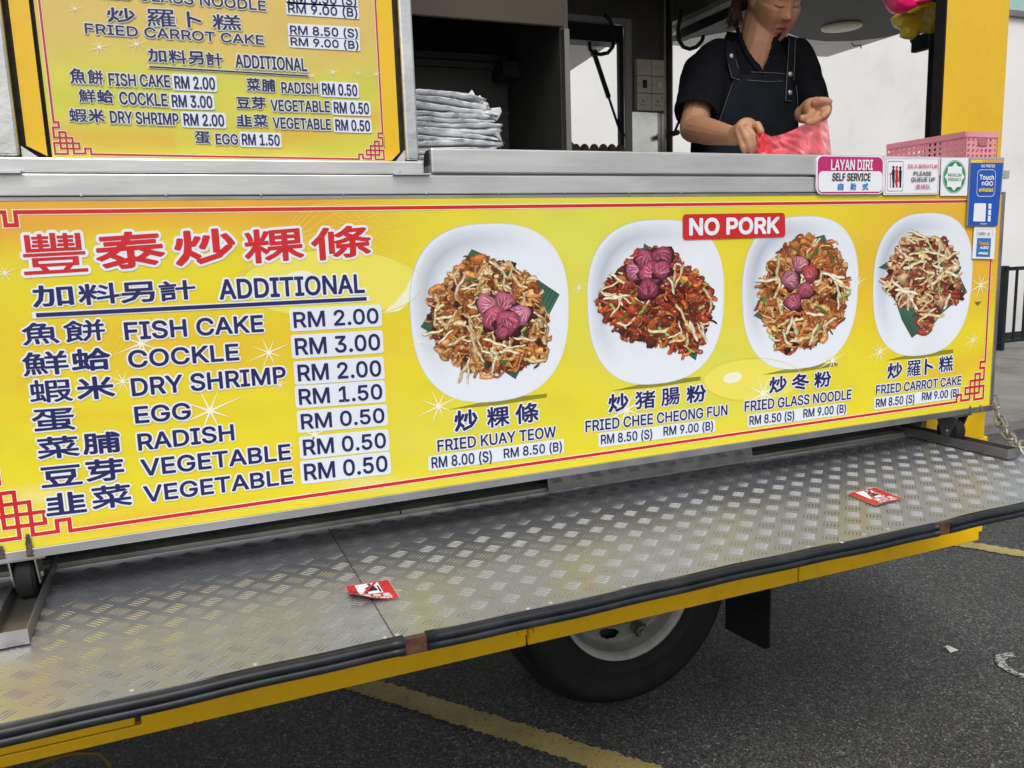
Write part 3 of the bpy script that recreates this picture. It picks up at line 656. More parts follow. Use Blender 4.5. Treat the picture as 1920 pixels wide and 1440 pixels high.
# pale ovals and fine arcs of the print
SWIRL = mat('pale_swirl', lin('ede35f'), .4); SWHITE = mat('white_swirl', lin('f2f0d4'), .4); ARC = mat('pale_arc', lin('efd65a'), .4)
def ellipse_px(cx, cy, rx, ry, rot=0, n=48, a0=0, a1=360):
    return [XZ(cx + rx * math.cos(t) * math.cos(rot) - ry * math.sin(t) * math.sin(rot), cy + rx * math.cos(t) * math.sin(rot) + ry * math.sin(t) * math.cos(rot)) for t in (R_(a0 + (a1 - a0) * k / n) for k in range(n + (a1 - a0 < 360)))]
b = MB(); sheet(b, ellipse_px(620, 532, 168, 62, -.02), -.0009, 0); sheet(b, ellipse_px(1412, 712, 92, 38, -.05), -.0009, 0)
sheet(b, ellipse_px(560, 520, 27, 12, -.15), -.00105, 1); sheet(b, ellipse_px(1373, 708, 18, 10, -.2), -.00105, 1)
sheet(b, [XZ(*p) for p in ((716, 588), (742, 566), (762, 540), (771, 518), (775, 540), (768, 566), (748, 583))], -.00104, 1)
b.build('pale_oval', [SWIRL, SWHITE], ban)['kind'] = 'stuff'
b = MB()
def arcline(pts, wd, y=-.00115):
    P = [np.array(XZ(*p)) for p in pts]; vs = []
    for i, p in enumerate(P):
        d = P[min(i + 1, len(P) - 1)] - P[max(i - 1, 0)]; d = d / np.hypot(*d); nn = np.array((-d[1], d[0])) * wd * (1 if 0 < i < len(P) - 1 else .2)
        vs += [(p[0] + nn[0], y, p[1] + nn[1]), (p[0] - nn[0], y, p[1] - nn[1])]
    b.add(vs, [(2 * i, 2 * i + 1, 2 * i + 3, 2 * i + 2) for i in range(len(P) - 1)])
for k in range(9):
    arcline([(430 + 42 * t + k * 3, 545 - 120 * math.sin(t * .32 + .1) - k * 4 + 22 * math.sin(t * .2 * k)) for t in np.linspace(0, 8, 26)], .0005, -.00112 - k * 1e-5)
for k in range(8):
    arcline([(180 + k * 18 + 30 * math.sin(t * .9 + k * .2), 560 + t * 34) for t in np.linspace(0, 6.2, 22)], .00045, -.00125 - k * 1e-5)
for (cx, cy, rx, ry) in ((620, 532, 172, 66), (1412, 712, 95, 41)):
    arcline([(cx + rx * math.cos(t), cy + ry * math.sin(t)) for t in np.linspace(0, 6.28, 50)], .0007, -.00135)
b.build('fine_arcs', ARC, ban)['kind'] = 'stuff'
def sparkle(px, py, r, Y=0.0, parent=ban, name='sparkle', rot=.35):
    cx, cz_ = XZ(px, py, Y); b = MB(); L = abs(XZ(px + r, py, Y)[0] - cx)
    for k, (a, l) in enumerate(((0, 1), (45, .62), (90, .7), (135, .8), (180, 1), (225, .75), (270, .6), (315, .62))):
        t = R_(a) + rot; d = np.array((math.cos(t), math.sin(t))); nn = np.array((-d[1], d[0])) * L * .034; c = np.array((cx, cz_)); y = Y - .0014 - k * 2e-5
        p = [c + nn, c - nn, c + d * L * l]; b.add([(q[0], y, q[1]) for q in p], [(0, 1, 2)])
    b.add([(cx + L * .09 * math.cos(t), Y - .0016, cz_ + L * .09 * math.sin(t)) for t in np.linspace(0, 2 * math.pi, 12, endpoint=False)], [tuple(range(12))])
    return b.build(name, SPK, parent)
SPK = mat('sparkle_print', lin('f6f3dc'), .4)
for q in ((265, 644, 62), (504, 661, 48), (230, 715, 40), (394, 770, 72), (525, 722, 22), (590, 815, 45), (822, 762, 48), (785, 642, 22), (1174, 768, 50), (1430, 738, 45), (1560, 676, 30), (1838, 535, 28), (1823, 638, 20), (1648, 660, 26), (1085, 540, 20), (1608, 530, 20), (10, 512, 34)): sparkle(*q)

# border line and corner knots
def knot(b, cx, cz_, ux, uz, sx, y, wr=.13):
    """(cx, cz_) corner of the border, ux/uz one unit in metres, sx=-1 for the right-hand corner"""
    P1 = [(0, 14), (0, 5.8), (1.05, 5.8), (1.05, 4.85), (.1, 4.85), (.1, 3), (3, 3), (3, .1), (4.85, .1), (4.85, 1.05), (5.8, 1.05), (5.8, 0), (14, 0)]
    P2 = [(0, 0), (0, 2), (4, 2), (4, 1), (1, 1), (1, 4), (2, 4), (2, 0), (0, 0)]
    return [[(cx + sx * p[0] * ux, cz_ + p[1] * uz) for p in P] for P in (P1, P2)]
def border(b, paths, y, red_w, cream_w):
    stroke_sheet(b, paths, cream_w, y, 1); stroke_sheet(b, paths, red_w, y - .0003, 0)
uR = abs(XZ(1798.5, 750)[0] - XZ(1807, 750)[0]) / .95
cr = XZ(1842, 750); zL = XZ(108, 1001); zR = XZ(1798, 755)
def zl(x): return zL[1] + (zR[1] - zL[1]) * (x - zL[0]) / (zR[0] - zL[0]) + .003
u = .0172
kr = knot(b, cr[0], zl(cr[0]), u, u, -1, 0); cl = XZ(-13, 1024)
kl = knot(b, cl[0], zl(cl[0]), .0195, .0195, 1, 0)
kr[0][0] = (XZ(1857, 480)[0] - .0015, ztp - .028); kr[0][1] = (cr[0], kr[0][1][1])
ztl = XZ(900, 388)[1]
kl[0][-1] = kr[0][-1] = ((cl[0] + cr[0]) / 2, (zl(cl[0]) + zl(cr[0])) / 2)
xtl = XZ(33, 400)[0]; dx = .021
top_path = [(cl[0] - .02, ztl - .030), (cl[0] - .02 + .0, ztl), (xtl - .028, ztl), (xtl - .028, ztl - .026), (xtl, ztl - .026), (xtl, ztl), (kr[0][0][0], ztl), kr[0][0]]
xa_, xb_n = XZ(8, 400)[0], XZ(29, 400)[0]; top_path = [(xa_ - .08, ztl), (xa_, ztl), (xa_, ztl - .020), (xb_n, ztl - .020), (xb_n, ztl), (kr[0][0][0], ztl), kr[0][0]]
b = MB(); border(b, kr + kl + [top_path], -.0013, .0031, .0048); b.build('border_line', [REDP, CREAM], ban)

# plates with food
def plate_geo(l, r, t, bt):
    L = XZ(l[0], l[1]); Rr = XZ(r[0], r[1]); T = XZ(t[0], t[1]); B = XZ(bt[0], bt[1])
    return ((L[0] + Rr[0]) / 2, (T[1] + B[1]) / 2, (Rr[0] - L[0]) / 2, (T[1] - B[1]) / 2)
def sq(t, e=2.55):
    c, s_ = math.cos(t), math.sin(t); return (math.copysign(abs(c) ** (2 / e), c), math.copysign(abs(s_) ** (2 / e), s_))
PAL = {
 'kway': [('dca468', 3), ('c98543', 3), ('b86a30', 3), ('9c4a20', 2), ('ecc994', 2), ('74321a', 2), ('e8a850', 1)],
 'cheong': [('b84c26', 3), ('96341c', 3), ('d4702f', 2), ('6c2216', 3), ('e09c4c', 1), ('a85640', 2)],
 'glass': [('d2843f', 3), ('bd6a32', 3), ('dca562', 2), ('944820', 2), ('ac5530', 2), ('e4be7c', 1)],
 'carrot': [('c47848', 2), ('963e30', 3), ('dcae7c', 3), ('782c24', 2), ('e8ca94', 2), ('b86650', 1)],
}
def pick(pal):
    tot = sum(w_ for _, w_ in pal); r = random.uniform(0, tot)
    for c, w_ in pal:
        r -= w_
        if r <= 0: return np.array(lin(c))
    return np.array(lin(pal[0][0]))
def in_poly(p, poly):
    x, y = p; c = False; j = len(poly) - 1
    for i in range(len(poly)):
        if (poly[i][1] > y) != (poly[j][1] > y) and x < (poly[j][0] - poly[i][0]) * (y - poly[i][1]) / (poly[j][1] - poly[i][1]) + poly[i][0]: c = not c
        j = i
    return c
def food(parent, geo, blob, leaves, pal, cockles, seed, nn, dens, chunks, greens, sprouts):
    """a printed heap of noodles: many small coloured ribbons and lumps in layers a few microns apart"""
    rnd = random.Random(seed); b = MB(); st = [0]
    SX = 0.00155
    def y_(): st[0] += 1; return -.00125 - st[0] * 1.1e-6
    def W_(p): return XZ(p[0], p[1])
    def ribbon(p, ang, L, wd, col, curl, hl=1.25, edge=.45, n=9):
        x, y = p; P = []
        for i in range(n):
            P.append((x, y)); a = ang + curl * (i / n - .5) * 2 + .25 * math.sin(i * 1.3 + L); x += math.cos(a) * L / n; y += math.sin(a) * L / n
        yy = y_(); vs = []; cs = []
        for i in range(n):
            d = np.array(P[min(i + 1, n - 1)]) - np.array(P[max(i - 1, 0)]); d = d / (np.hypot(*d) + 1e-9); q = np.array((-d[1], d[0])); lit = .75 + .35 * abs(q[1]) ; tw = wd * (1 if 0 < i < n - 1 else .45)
            sp = 1 + .22 * math.sin(i * 2.1 + L * 7)
            for k, (o, m_) in enumerate(((-1, edge), (-.55, .9), (-.1, hl), (.5, .8), (1, edge * .7))):
                c = W_((P[i][0] + q[0] * o * tw, P[i][1] + q[1] * o * tw)); vs.append((c[0], yy - i * 8e-8, c[1])); cs.append(tuple(np.clip(col * m_ * lit * sp, 0, 1)))
        b.add(vs, [(i * 5 + k, i * 5 + k + 1, (i + 1) * 5 + k + 1, (i + 1) * 5 + k) for i in range(n - 1) for k in range(4)], 0, cs)
        if rnd.random() < .5:      # gloss on the sauce
            i = rnd.randrange(2, n - 2); yy = y_(); c0 = P[i]; h = wd * .35; cc = tuple(np.clip(col * .5 + .5, 0, 1))
            pp = [W_((c0[0] + dx_ * h, c0[1] + dy_ * h)) for dx_, dy_ in ((-1.3, .1), (0, -.8), (1.4, 0), (.1, .7))]; b.add([(q[0], yy, q[1]) for q in pp], [(0, 1, 2, 3)], 0, [cc] * 4)
    def lump(p, r, col, ridges=0, sx=1.0, ang=0, spec=.6):
        n = 20; yy = y_(); c = W_(p); vs = [(c[0], yy, c[1])]; cs = [tuple(np.clip(col * 1.1, 0, 1))]
        ph = rnd.uniform(0, 6)
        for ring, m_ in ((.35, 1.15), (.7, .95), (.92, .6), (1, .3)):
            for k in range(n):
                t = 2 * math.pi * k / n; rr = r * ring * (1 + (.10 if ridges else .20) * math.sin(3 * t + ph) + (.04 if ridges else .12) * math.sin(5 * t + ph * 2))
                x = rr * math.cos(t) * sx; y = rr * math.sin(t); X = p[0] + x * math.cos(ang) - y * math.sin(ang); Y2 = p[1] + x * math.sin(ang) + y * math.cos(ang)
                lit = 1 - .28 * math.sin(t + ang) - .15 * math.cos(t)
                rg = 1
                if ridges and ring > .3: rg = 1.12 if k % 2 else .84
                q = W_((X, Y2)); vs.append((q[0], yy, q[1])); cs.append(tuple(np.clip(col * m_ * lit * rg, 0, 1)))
        fs = [(0, 1 + k, 1 + (k + 1) % n) for k in range(n)] + [(1 + i * n + k, 1 + (i + 1) * n + k, 1 + (i + 1) * n + (k + 1) % n, 1 + i * n + (k + 1) % n) for i in range(3) for k in range(n)]
        b.add(vs, fs, 0, cs)
        for _ in range(2 if rnd.random() < spec else 0):
            yy = y_(); q0 = (p[0] + rnd.uniform(-.5, .3) * r, p[1] + rnd.uniform(-.6, .1) * r); h = r * rnd.uniform(.08, .16); cc = tuple(np.clip(col * .4 + .55, 0, 1))
            pp = [W_((q0[0] + dx_ * h, q0[1] + dy_ * h)) for dx_, dy_ in ((-1.5, .2), (-.2, -.9), (1.4, -.1), (.3, .7))]; b.add([(q[0], yy, q[1]) for q in pp], [(0, 1, 2, 3)], 0, [cc] * 4)
    # banana leaf pieces with a ribbed sheen
    for lf in leaves:
        A, B, C_, D = [np.array(q, float) for q in lf]; yy = y_(); n = 36; vs = []; cs = []
        base = np.array(lin('3f6a55'))
        for i in range(n + 1):
            t = i / n; s0 = A + (B - A) * t; s1 = D + (C_ - D) * t; k = .75 + .35 * ((i % 4) / 3) + .15 * math.sin(i * 1.7)
            for s_, q in ((.8, s0), (1.25, (s0 + s1) / 2), (.7, s1)):
                w_ = W_(q); vs.append((w_[0], yy, w_[1])); cs.append(tuple(np.clip(base * k * s_, 0, 1)))
        b.add(vs, [(i * 3 + k, i * 3 + k + 1, i * 3 + k + 4, i * 3 + k + 3) for i in range(n) for k in range(2)], 0, cs)
    # dark underlay
    cx = sum(p[0] for p in blob) / len(blob); cy = sum(p[1] for p in blob) / len(blob)
    fine = []
    for i in range(len(blob)):
        a = np.array(blob[i], float); c = np.array(blob[(i + 1) % len(blob)], float)
        for k in range(8):
            q = a + (c - a) * k / 8; q = q + np.array((rnd.uniform(-3, 3), rnd.uniform(-3, 3))); fine.append(tuple(q * .95 + np.array((cx, cy)) * .05))
    yy = y_(); q = W_((cx, cy)); vs = [(q[0], yy, q[1])]; cs = [tuple(lin('5a2414'))]
    for p in fine: q = W_(p); vs.append((q[0], yy, q[1])); cs.append(tuple(lin('6a2c14')))
    b.add(vs, [(0, 1 + k, 1 + (k + 1) % len(fine)) for k in range(len(fine))], 0, cs)
    xs = [p[0] for p in blob]; ys = [p[1] for p in blob]
    def rp(marg=1.0):
        while True:
            p = (rnd.uniform(min(xs), max(xs)), rnd.uniform(min(ys), max(ys))); q = (cx + (p[0] - cx) / marg, cy + (p[1] - cy) / marg)
            if in_poly(q, blob): return p
    for _ in range(nn):
        r = rnd.random(); p = rp(.97)
        if r < chunks: lump(p, rnd.uniform(4, 11), pick(pal) * rnd.uniform(.6, 1.15), sx=rnd.uniform(.7, 1.6), ang=rnd.uniform(0, 3))
        elif r < chunks + .12: lump(p, rnd.uniform(3, 7), np.array(lin('3c150d')), spec=0)
        else:
            a = rnd.uniform(0, 6.3); L = rnd.uniform(16, 40); ribbon((p[0] - math.cos(a) * L / 2, p[1] - math.sin(a) * L / 2), a, L, rnd.choice((1.4, 2.0, 3.0, 4.0, 5.6)), pick(pal) * rnd.uniform(.6, 1.2), rnd.uniform(-1.3, 1.3))
    for _ in range(greens):
        p = rp(.9); a = rnd.uniform(0, 6.3); L = rnd.uniform(14, 34); ribbon(p, a, L, rnd.uniform(1.6, 3.2), np.array(lin(rnd.choice(('4d6b2c', '8fa348', '2f4a26', 'a8b45c')))), rnd.uniform(-.3, .3))
    for _ in range(sprouts):
        p = rp(1.0); a = rnd.uniform(0, 6.3); L = rnd.uniform(22, 56); ribbon((p[0] - math.cos(a) * L / 2, p[1] - math.sin(a) * L / 2), a, L, rnd.uniform(1.5, 3.0), np.array(lin(rnd.choice(('f2e6bc', 'f6edd0', 'e8d49c', 'eed6aa')))) * rnd.uniform(.85, 1.05), rnd.choice((rnd.uniform(-.25, .25), rnd.uniform(-.9, .9))), hl=1.08, edge=.6)
        if rnd.random() < .5:
            p = rp(.9); a = rnd.uniform(0, 6.3); ribbon(p, a, rnd.uniform(12, 24), rnd.uniform(1.4, 2.8), pick(pal), rnd.uniform(-1.5, 1.5))
    for (x, y, r, hx_) in cockles:
        lump((x + 1.5, y + 2), r * 1.12, np.array(lin('4a1420')), spec=0)
        hc = np.clip(np.array(lin(hx_)) * 1.3, 0, 1); lump((x, y), r, hc * .85, ridges=1, sx=rnd.uniform(.95, 1.3), ang=rnd.uniform(0, 3), spec=0)
        an_ = rnd.uniform(0, 6.3); fx, fy = x + math.cos(an_) * r * .75, y + math.sin(an_) * r * .75      # shell ribs fanning from one end
        for q in range(13):
            a2 = an_ + math.pi + (q - 6) * .14; ribbon((fx + math.cos(a2) * r * .25, fy + math.sin(a2) * r * .25), a2, r * rnd.uniform(1.1, 1.45), r * .07, np.clip(hc * (1.45 if q % 2 else .55) + (.08 if q % 2 else 0), 0, 1), rnd.uniform(-.2, .2), hl=1.3, edge=.5, n=6)
        for q in range(0): ribbon((x + rnd.uniform(-.5, .3) * r, y + rnd.uniform(-.5, .5) * r), rnd.uniform(0, 6.3), r * rnd.uniform(.6, 1.0), r * .14, hc * rnd.uniform(.45, .7), rnd.uniform(-1.4, 1.4), n=6)
    return b.build('printed_food', PRINT, parent, vcol=True)
def plate(geo, lab):
    cx, cz_, a, c = geo; b = MB(); n = 72; vs = []; cs = []
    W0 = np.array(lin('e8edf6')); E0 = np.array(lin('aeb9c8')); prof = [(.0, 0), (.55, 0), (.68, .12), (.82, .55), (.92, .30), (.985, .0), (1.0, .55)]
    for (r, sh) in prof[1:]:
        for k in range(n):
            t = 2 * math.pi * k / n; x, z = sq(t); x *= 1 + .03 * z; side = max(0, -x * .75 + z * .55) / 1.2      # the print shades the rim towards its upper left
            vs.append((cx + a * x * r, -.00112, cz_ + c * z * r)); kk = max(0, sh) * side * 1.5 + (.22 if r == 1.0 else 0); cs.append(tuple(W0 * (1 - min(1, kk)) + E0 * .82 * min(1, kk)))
    nr = len(prof) - 1
    b.add([(cx, -.00112, cz_)] + vs, [(0, 1 + k, 1 + (k + 1) % n) for k in range(n)] + [(1 + i * n + k, 1 + (i + 1) * n + k, 1 + (i + 1) * n + (k + 1) % n, 1 + i * n + (k + 1) % n) for i in range(nr - 1) for k in range(n)], 0, [tuple(W0)] + cs)
    # printed cast shade under the plate
    o = b.build('plate_photo', PRINT, ban, vcol=True); o['label'] = lab
    return o
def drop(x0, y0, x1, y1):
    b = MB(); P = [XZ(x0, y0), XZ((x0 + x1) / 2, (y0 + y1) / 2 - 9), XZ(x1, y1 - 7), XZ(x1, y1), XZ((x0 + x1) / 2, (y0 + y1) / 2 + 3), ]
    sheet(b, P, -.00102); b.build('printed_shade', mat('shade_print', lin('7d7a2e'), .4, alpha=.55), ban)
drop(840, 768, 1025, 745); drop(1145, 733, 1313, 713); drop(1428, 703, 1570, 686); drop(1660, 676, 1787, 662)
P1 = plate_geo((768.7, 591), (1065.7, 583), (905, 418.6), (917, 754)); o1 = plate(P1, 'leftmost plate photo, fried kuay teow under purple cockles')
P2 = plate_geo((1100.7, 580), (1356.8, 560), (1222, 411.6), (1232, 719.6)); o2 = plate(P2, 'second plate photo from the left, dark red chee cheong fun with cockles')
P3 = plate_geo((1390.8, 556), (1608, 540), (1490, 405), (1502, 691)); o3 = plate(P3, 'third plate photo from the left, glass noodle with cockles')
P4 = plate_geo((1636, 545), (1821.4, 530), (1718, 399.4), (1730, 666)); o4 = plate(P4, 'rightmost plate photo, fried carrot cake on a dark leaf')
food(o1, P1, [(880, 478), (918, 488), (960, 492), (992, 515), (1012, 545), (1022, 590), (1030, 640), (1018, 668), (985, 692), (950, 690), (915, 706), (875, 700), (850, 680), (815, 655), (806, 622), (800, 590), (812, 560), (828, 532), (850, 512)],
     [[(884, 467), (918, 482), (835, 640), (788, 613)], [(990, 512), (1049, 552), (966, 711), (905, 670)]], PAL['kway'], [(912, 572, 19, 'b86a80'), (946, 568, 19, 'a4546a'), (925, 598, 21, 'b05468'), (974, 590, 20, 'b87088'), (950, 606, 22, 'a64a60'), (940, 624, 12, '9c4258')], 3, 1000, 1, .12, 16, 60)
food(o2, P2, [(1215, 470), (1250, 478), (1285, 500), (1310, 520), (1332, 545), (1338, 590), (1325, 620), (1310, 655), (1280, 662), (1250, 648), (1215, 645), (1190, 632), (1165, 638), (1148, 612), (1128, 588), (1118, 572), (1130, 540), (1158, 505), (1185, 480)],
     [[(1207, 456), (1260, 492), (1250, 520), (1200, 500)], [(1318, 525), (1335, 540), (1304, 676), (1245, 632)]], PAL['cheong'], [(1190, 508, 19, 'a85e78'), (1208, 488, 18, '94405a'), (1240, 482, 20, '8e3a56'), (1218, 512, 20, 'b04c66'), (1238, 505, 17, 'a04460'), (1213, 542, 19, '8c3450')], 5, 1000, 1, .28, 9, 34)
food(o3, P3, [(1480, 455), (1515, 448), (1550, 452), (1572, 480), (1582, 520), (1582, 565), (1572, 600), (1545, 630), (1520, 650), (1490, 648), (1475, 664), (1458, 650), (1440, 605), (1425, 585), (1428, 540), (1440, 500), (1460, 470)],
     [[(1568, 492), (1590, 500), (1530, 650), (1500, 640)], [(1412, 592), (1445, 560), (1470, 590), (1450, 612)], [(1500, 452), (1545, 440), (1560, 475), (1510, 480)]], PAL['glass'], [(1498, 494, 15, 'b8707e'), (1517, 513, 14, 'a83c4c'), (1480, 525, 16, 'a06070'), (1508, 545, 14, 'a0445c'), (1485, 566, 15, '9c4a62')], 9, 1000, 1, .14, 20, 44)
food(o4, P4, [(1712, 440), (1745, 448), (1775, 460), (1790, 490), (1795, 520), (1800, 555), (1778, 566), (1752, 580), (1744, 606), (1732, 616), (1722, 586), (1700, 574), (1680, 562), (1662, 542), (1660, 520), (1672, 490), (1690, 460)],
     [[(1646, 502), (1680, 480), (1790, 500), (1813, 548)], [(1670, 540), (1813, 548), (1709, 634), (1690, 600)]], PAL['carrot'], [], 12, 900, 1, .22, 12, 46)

# ---- words on the banner
def cj(rows, parent, Y0=0.0, **k):
    for (s, bx, by, rx, ry, ty) in rows:
        k2 = dict(k); k2['bold'] = k['bold'] * {'豐': .30, '粿': .62, '條': .75, '泰': .75, '羅': .35, '蝦': .55, '鮮': .6, '餅': .65, '糕': .6, '腸': .6, '魚': .7, '料': .85, '猪': .7, '計': .8, '菜': .75, '蛋': .7}.get(s, 1); lettering(s, (bx, by), (rx, ry), ty, parent, Y0, cjk=True, **k2)
cj([('豐', 46, 516, 166, 509, 439), ('泰', 183, 508, 312, 498, 438), ('炒', 330, 500, 444, 490, 434), ('粿', 460, 496, 571, 486, 432), ('條', 585, 490, 697, 479, 429)], ban, ink=REDP, bold=.040, outl=.075)
cj([('加', 63, 577, 140, 572, 536), ('料', 149, 573, 226, 568, 533), ('另', 228, 569, 292, 565, 530), ('計', 300, 566, 368, 560, 528),
    ('魚', 44, 648, 113, 643, 606), ('餅', 122, 643, 199, 637, 602), ('鮮', 45, 706, 131, 700, 661), ('蛤', 136, 698, 210, 692, 655), ('蝦', 58, 757, 138, 751, 713), ('米', 146, 751, 217, 745, 708),
    ('蛋', 63, 811, 143, 805, 768), ('菜', 72, 862, 151, 855, 820), ('脯', 157, 853, 228, 847, 812), ('豆', 79, 915, 156, 907, 876), ('芽', 163, 905, 235, 898, 862), ('韭', 88, 968, 164, 959, 926), ('菜', 174, 956, 249, 947, 912)], ban, bold=.034, outl=.075)
cj([('炒', 852, 810, 896, 805, 770), ('粿', 913, 803, 955, 797, 764), ('條', 966, 796, 1010, 790, 758), ('炒', 1140, 774, 1178, 770, 739), ('猪', 1190, 768, 1228, 764, 734), ('腸', 1239, 762, 1274, 757, 729), ('粉', 1286, 757, 1323, 752, 724),
    ('炒', 1441, 738, 1474, 734, 707), ('冬', 1483, 733, 1516, 729, 702), ('粉', 1525, 728, 1557, 724, 698), ('炒', 1662, 711, 1690, 708, 681), ('羅', 1699, 707, 1725, 704, 677), ('卜', 1732, 703, 1748, 701, 673), ('糕', 1758, 699, 1785, 695, 669)], ban, bold=.035, outl=.07)
for (s, bl, br, t) in (('ADDITIONAL', (412, 562), (684, 549), 524), ('FISH CAKE', (235, 638), (495, 622), 604), ('COCKLE', (242, 690), (449, 675), 657), ('DRY SHRIMP', (248, 743), (537, 718), 709), ('EGG', (254, 794), (359, 785), 762), ('RADISH', (260, 845), (440, 825), 813), ('VEGETABLE', (266, 893), (546, 861), 861), ('VEGETABLE', (271, 942), (550, 906), 911)):
    lettering(s, bl, br, t, ban, bold=.036, outl=.095)
for (s, bl, br, t) in (('FRIED KUAY TEOW', (820, 847), (1042, 819), 825), ('FRIED CHEE CHEONG FUN', (1097, 810), (1363, 778), 789), ('FRIED GLASS NOODLE', (1395, 772), (1595, 748), 752.5), ('FRIED CARROT CAKE', (1641, 740), (1801, 721), 722.5)):
    lettering(s, bl, br, t, ban, bold=.030, outl=.10)
b = MB(); pa_ = [XZ(68, 591), XZ(687, 560)]; stroke_sheet(b, [pa_], .0034, -.0022, 0, False); stroke_sheet(b, [pa_], .0054, -.0018, 1); b.build('underline', [INK, WHITE], ban)
def price(s, bl, br, t, parent, Y0=0.0, pad=.008, box=None, bold=.030, padx=None):
    A = XZ(*bl, Y0); B = XZ(*br, Y0); T = XZ(bl[0], t, Y0); H = T[1] - A[1]; px_ = padx if padx is not None else pad
    if box: q = [XZ(*p, Y0) for p in box]
    else: q = [(A[0] - px_, A[1] - pad), (B[0] + px_, B[1] - pad), (B[0] + px_, B[1] + H + pad), (A[0] - px_, A[1] + H + pad)]
    b = MB(); sheet(b, rrect(*q, min(.005, H * .2)), Y0 - .0015); o = b.build('price_label', mat('label_white', lin('e3eaf3'), .4), parent)
    if s: lettering(s, bl, br, t, o, Y0, bold=bold, outl=0)
    return o
for (s, bl, br, t) in (('RM 2.00', (551, 615), (710, 606), 585), ('RM 3.00', (554, 666), (713, 656), 634), ('RM 2.00', (559, 715), (715, 705), 683.5), ('RM 1.50', (561, 759), (717, 748), 729), ('RM 0.50', (565, 805), (721, 792), 776), ('RM 0.50', (569, 854), (724, 839), 824), ('RM 0.50', (571, 901), (727, 883), 869.5)):
    price(s, bl, br, t, ban, pad=.0062)
for (box, words) in ((((803, 883), (1057, 849), (1057, 822), (803, 855)), (('RM 8.00 (S)', (825 - 1, 878), (922, 865), 857), ('RM 8.50 (B)', (944, 859), (1053, 845), 841))),
                     (((1122, 839), (1341, 809), (1340, 786), (1121, 812)), (('RM 8.50 (S)', (1126, 833), (1222, 822), 815), ('RM 9.00 (B)', (1243, 817), (1336, 806), 800))),
                     (((1401, 802), (1587, 777), (1586, 755), (1400, 778)), (('RM 8.50 (S)', (1404, 797), (1488, 787), 780), ('RM 9.00 (B)', (1505, 783), (1585, 773), 767))),
                     (((1638, 768), (1799, 746), (1799, 725), (1638, 746)), (('RM 8.50 (S)', (1641, 764), (1713, 755), 748), ('RM 9.00 (B)', (1727, 751), (1796, 743), 736)))):
    o = price('', words[0][1], words[-1][2], words[0][3], ban, box=box)
    for (s, bl, br, t) in words: lettering(s, bl if bl[0] != 824 else (809, 878), br, t, o, bold=.026, outl=0)
for (px, py, rr2) in ((365, 1354, .0022), (300, 1372, .0012), (1600, 1060, .0016), (1310, 1128, .0015)):
    q = U(px, py, Y=YB - .001); b = MB(); b.lathe([(0, -.0008), (rr2, -.0004)], (q[0], YB - .0004, q[2]), n=8); tp('rust_spot', b, RUST)
q = [XZ(1279, 450), XZ(1471, 444), XZ(1470, 399), XZ(1278.5, 402)]; b = MB(); sheet(b, rrect(*q, .008), -.0031); npk = b.build('no_pork_label', REDP, ban)
lettering('NO PORK', (1291, 442), (1460, 438), 409, npk, -.0012, ink=WHITE, bold=.06, outl=0)
b = MB(); sheet(b, [XZ(*p) for p in ((1826, 566), (1840, 565), (1832, 573))], -.0016); b.build('scuff', mat('scuff', (.16, .14, .05), .8, var=.5, vscale=200), ban)
# casters under the banner box
for (cx, lab) in ((CHX[0], None), (CHX[1], None)):
    cy = .035 if cx < 0 else .03; zc = TRW + .006 + .036; zt_ = zbot(cx) - .001
    b = MB(); b.lathe([(0, -.015), (.030, -.015), (.036, -.010), (.036, .010), (.030, .015), (0, .015)], (cx, cy, zc), axis='X', n=32); wl_ = b.build('caster_wheel', RUBDULL, ban, smooth=False)
    b = MB()
    for s_ in (-1, 1): b.prism([(cy - .012, zc - .014), (cy + .012, zc - .014), (cy + .034, zt_ - .003), (cy - .034, zt_ - .003)], cx + s_ * .019 - .0012, cx + s_ * .019 + .0012, axis=0)
    b.box(cx - .034, cx + .034, cy - .034, cy + .034, zt_ - .003, zt_); b.tube([(cx - .024, cy, zc), (cx + .024, cy, zc)], .006, 8); b.build('caster_fork', STEELD, ban)

# ------------------------------------------------------------------ menu board beside the opening
MY = .03
mbo = thing('menu_board', (XZ(400, 290, MY)[0], MY, 1.59), 'upper yellow menu board behind glass between the steel posts, with prices in navy', 'menu board')
mx0, mz0 = XZ(98, 293, MY); mx1 = XZ(722, 303, MY)[0]; mz0 = min(mz0, XZ(722, 303, MY)[1]) + .001; mzT = 2.75
def menu_col(x, z):
    v3 = RC @ (np.array((x, MY, z)) - CAM); px, py = 960 + FOC * v3[0] / v3[2], 720 + FOC * v3[1] / v3[2]
    yel = np.array(lin('d6cf3c')); top = np.array(lin('d9bb5c')); ora = np.array(lin('dfa51e')); mid = np.array(lin('c9cc2e'))  # poster yellows slightly greyed for the reflection in its glass
    t = 1 / (1 + math.exp((py - 120 + 25 * math.sin(px / 120)) / 26)); c = yel * (1 - t) + top * t
    c = c * (1 - .5 * math.exp(-((py - 165) / 30) ** 2)) + mid * .5 * math.exp(-((py - 165) / 30) ** 2)
    o = .6 * math.exp(-((py - (262 - (px - 300) ** 2 * .0002 - (px - 600) * .1 * (px > 500))) / 22) ** 2) * (1 if px > 480 or px < 330 else .3)
    c = c * (1 - o) + ora * o; c = c * (1 + .08 * noise.noise((px * .012, py * .02, 3)))
    return tuple(np.clip(c, 0, 1))
b = MB(); nxm, nzm = 60, 80; vs = []; cs = []
for i in range(nxm + 1):
    for j in range(nzm + 1):
        x = mx0 + (mx1 - mx0) * i / nxm; z = mz0 + (mzT - mz0) * (j / nzm) ** 1.6; vs.append((x, MY, z)); cs.append(menu_col(x, z))
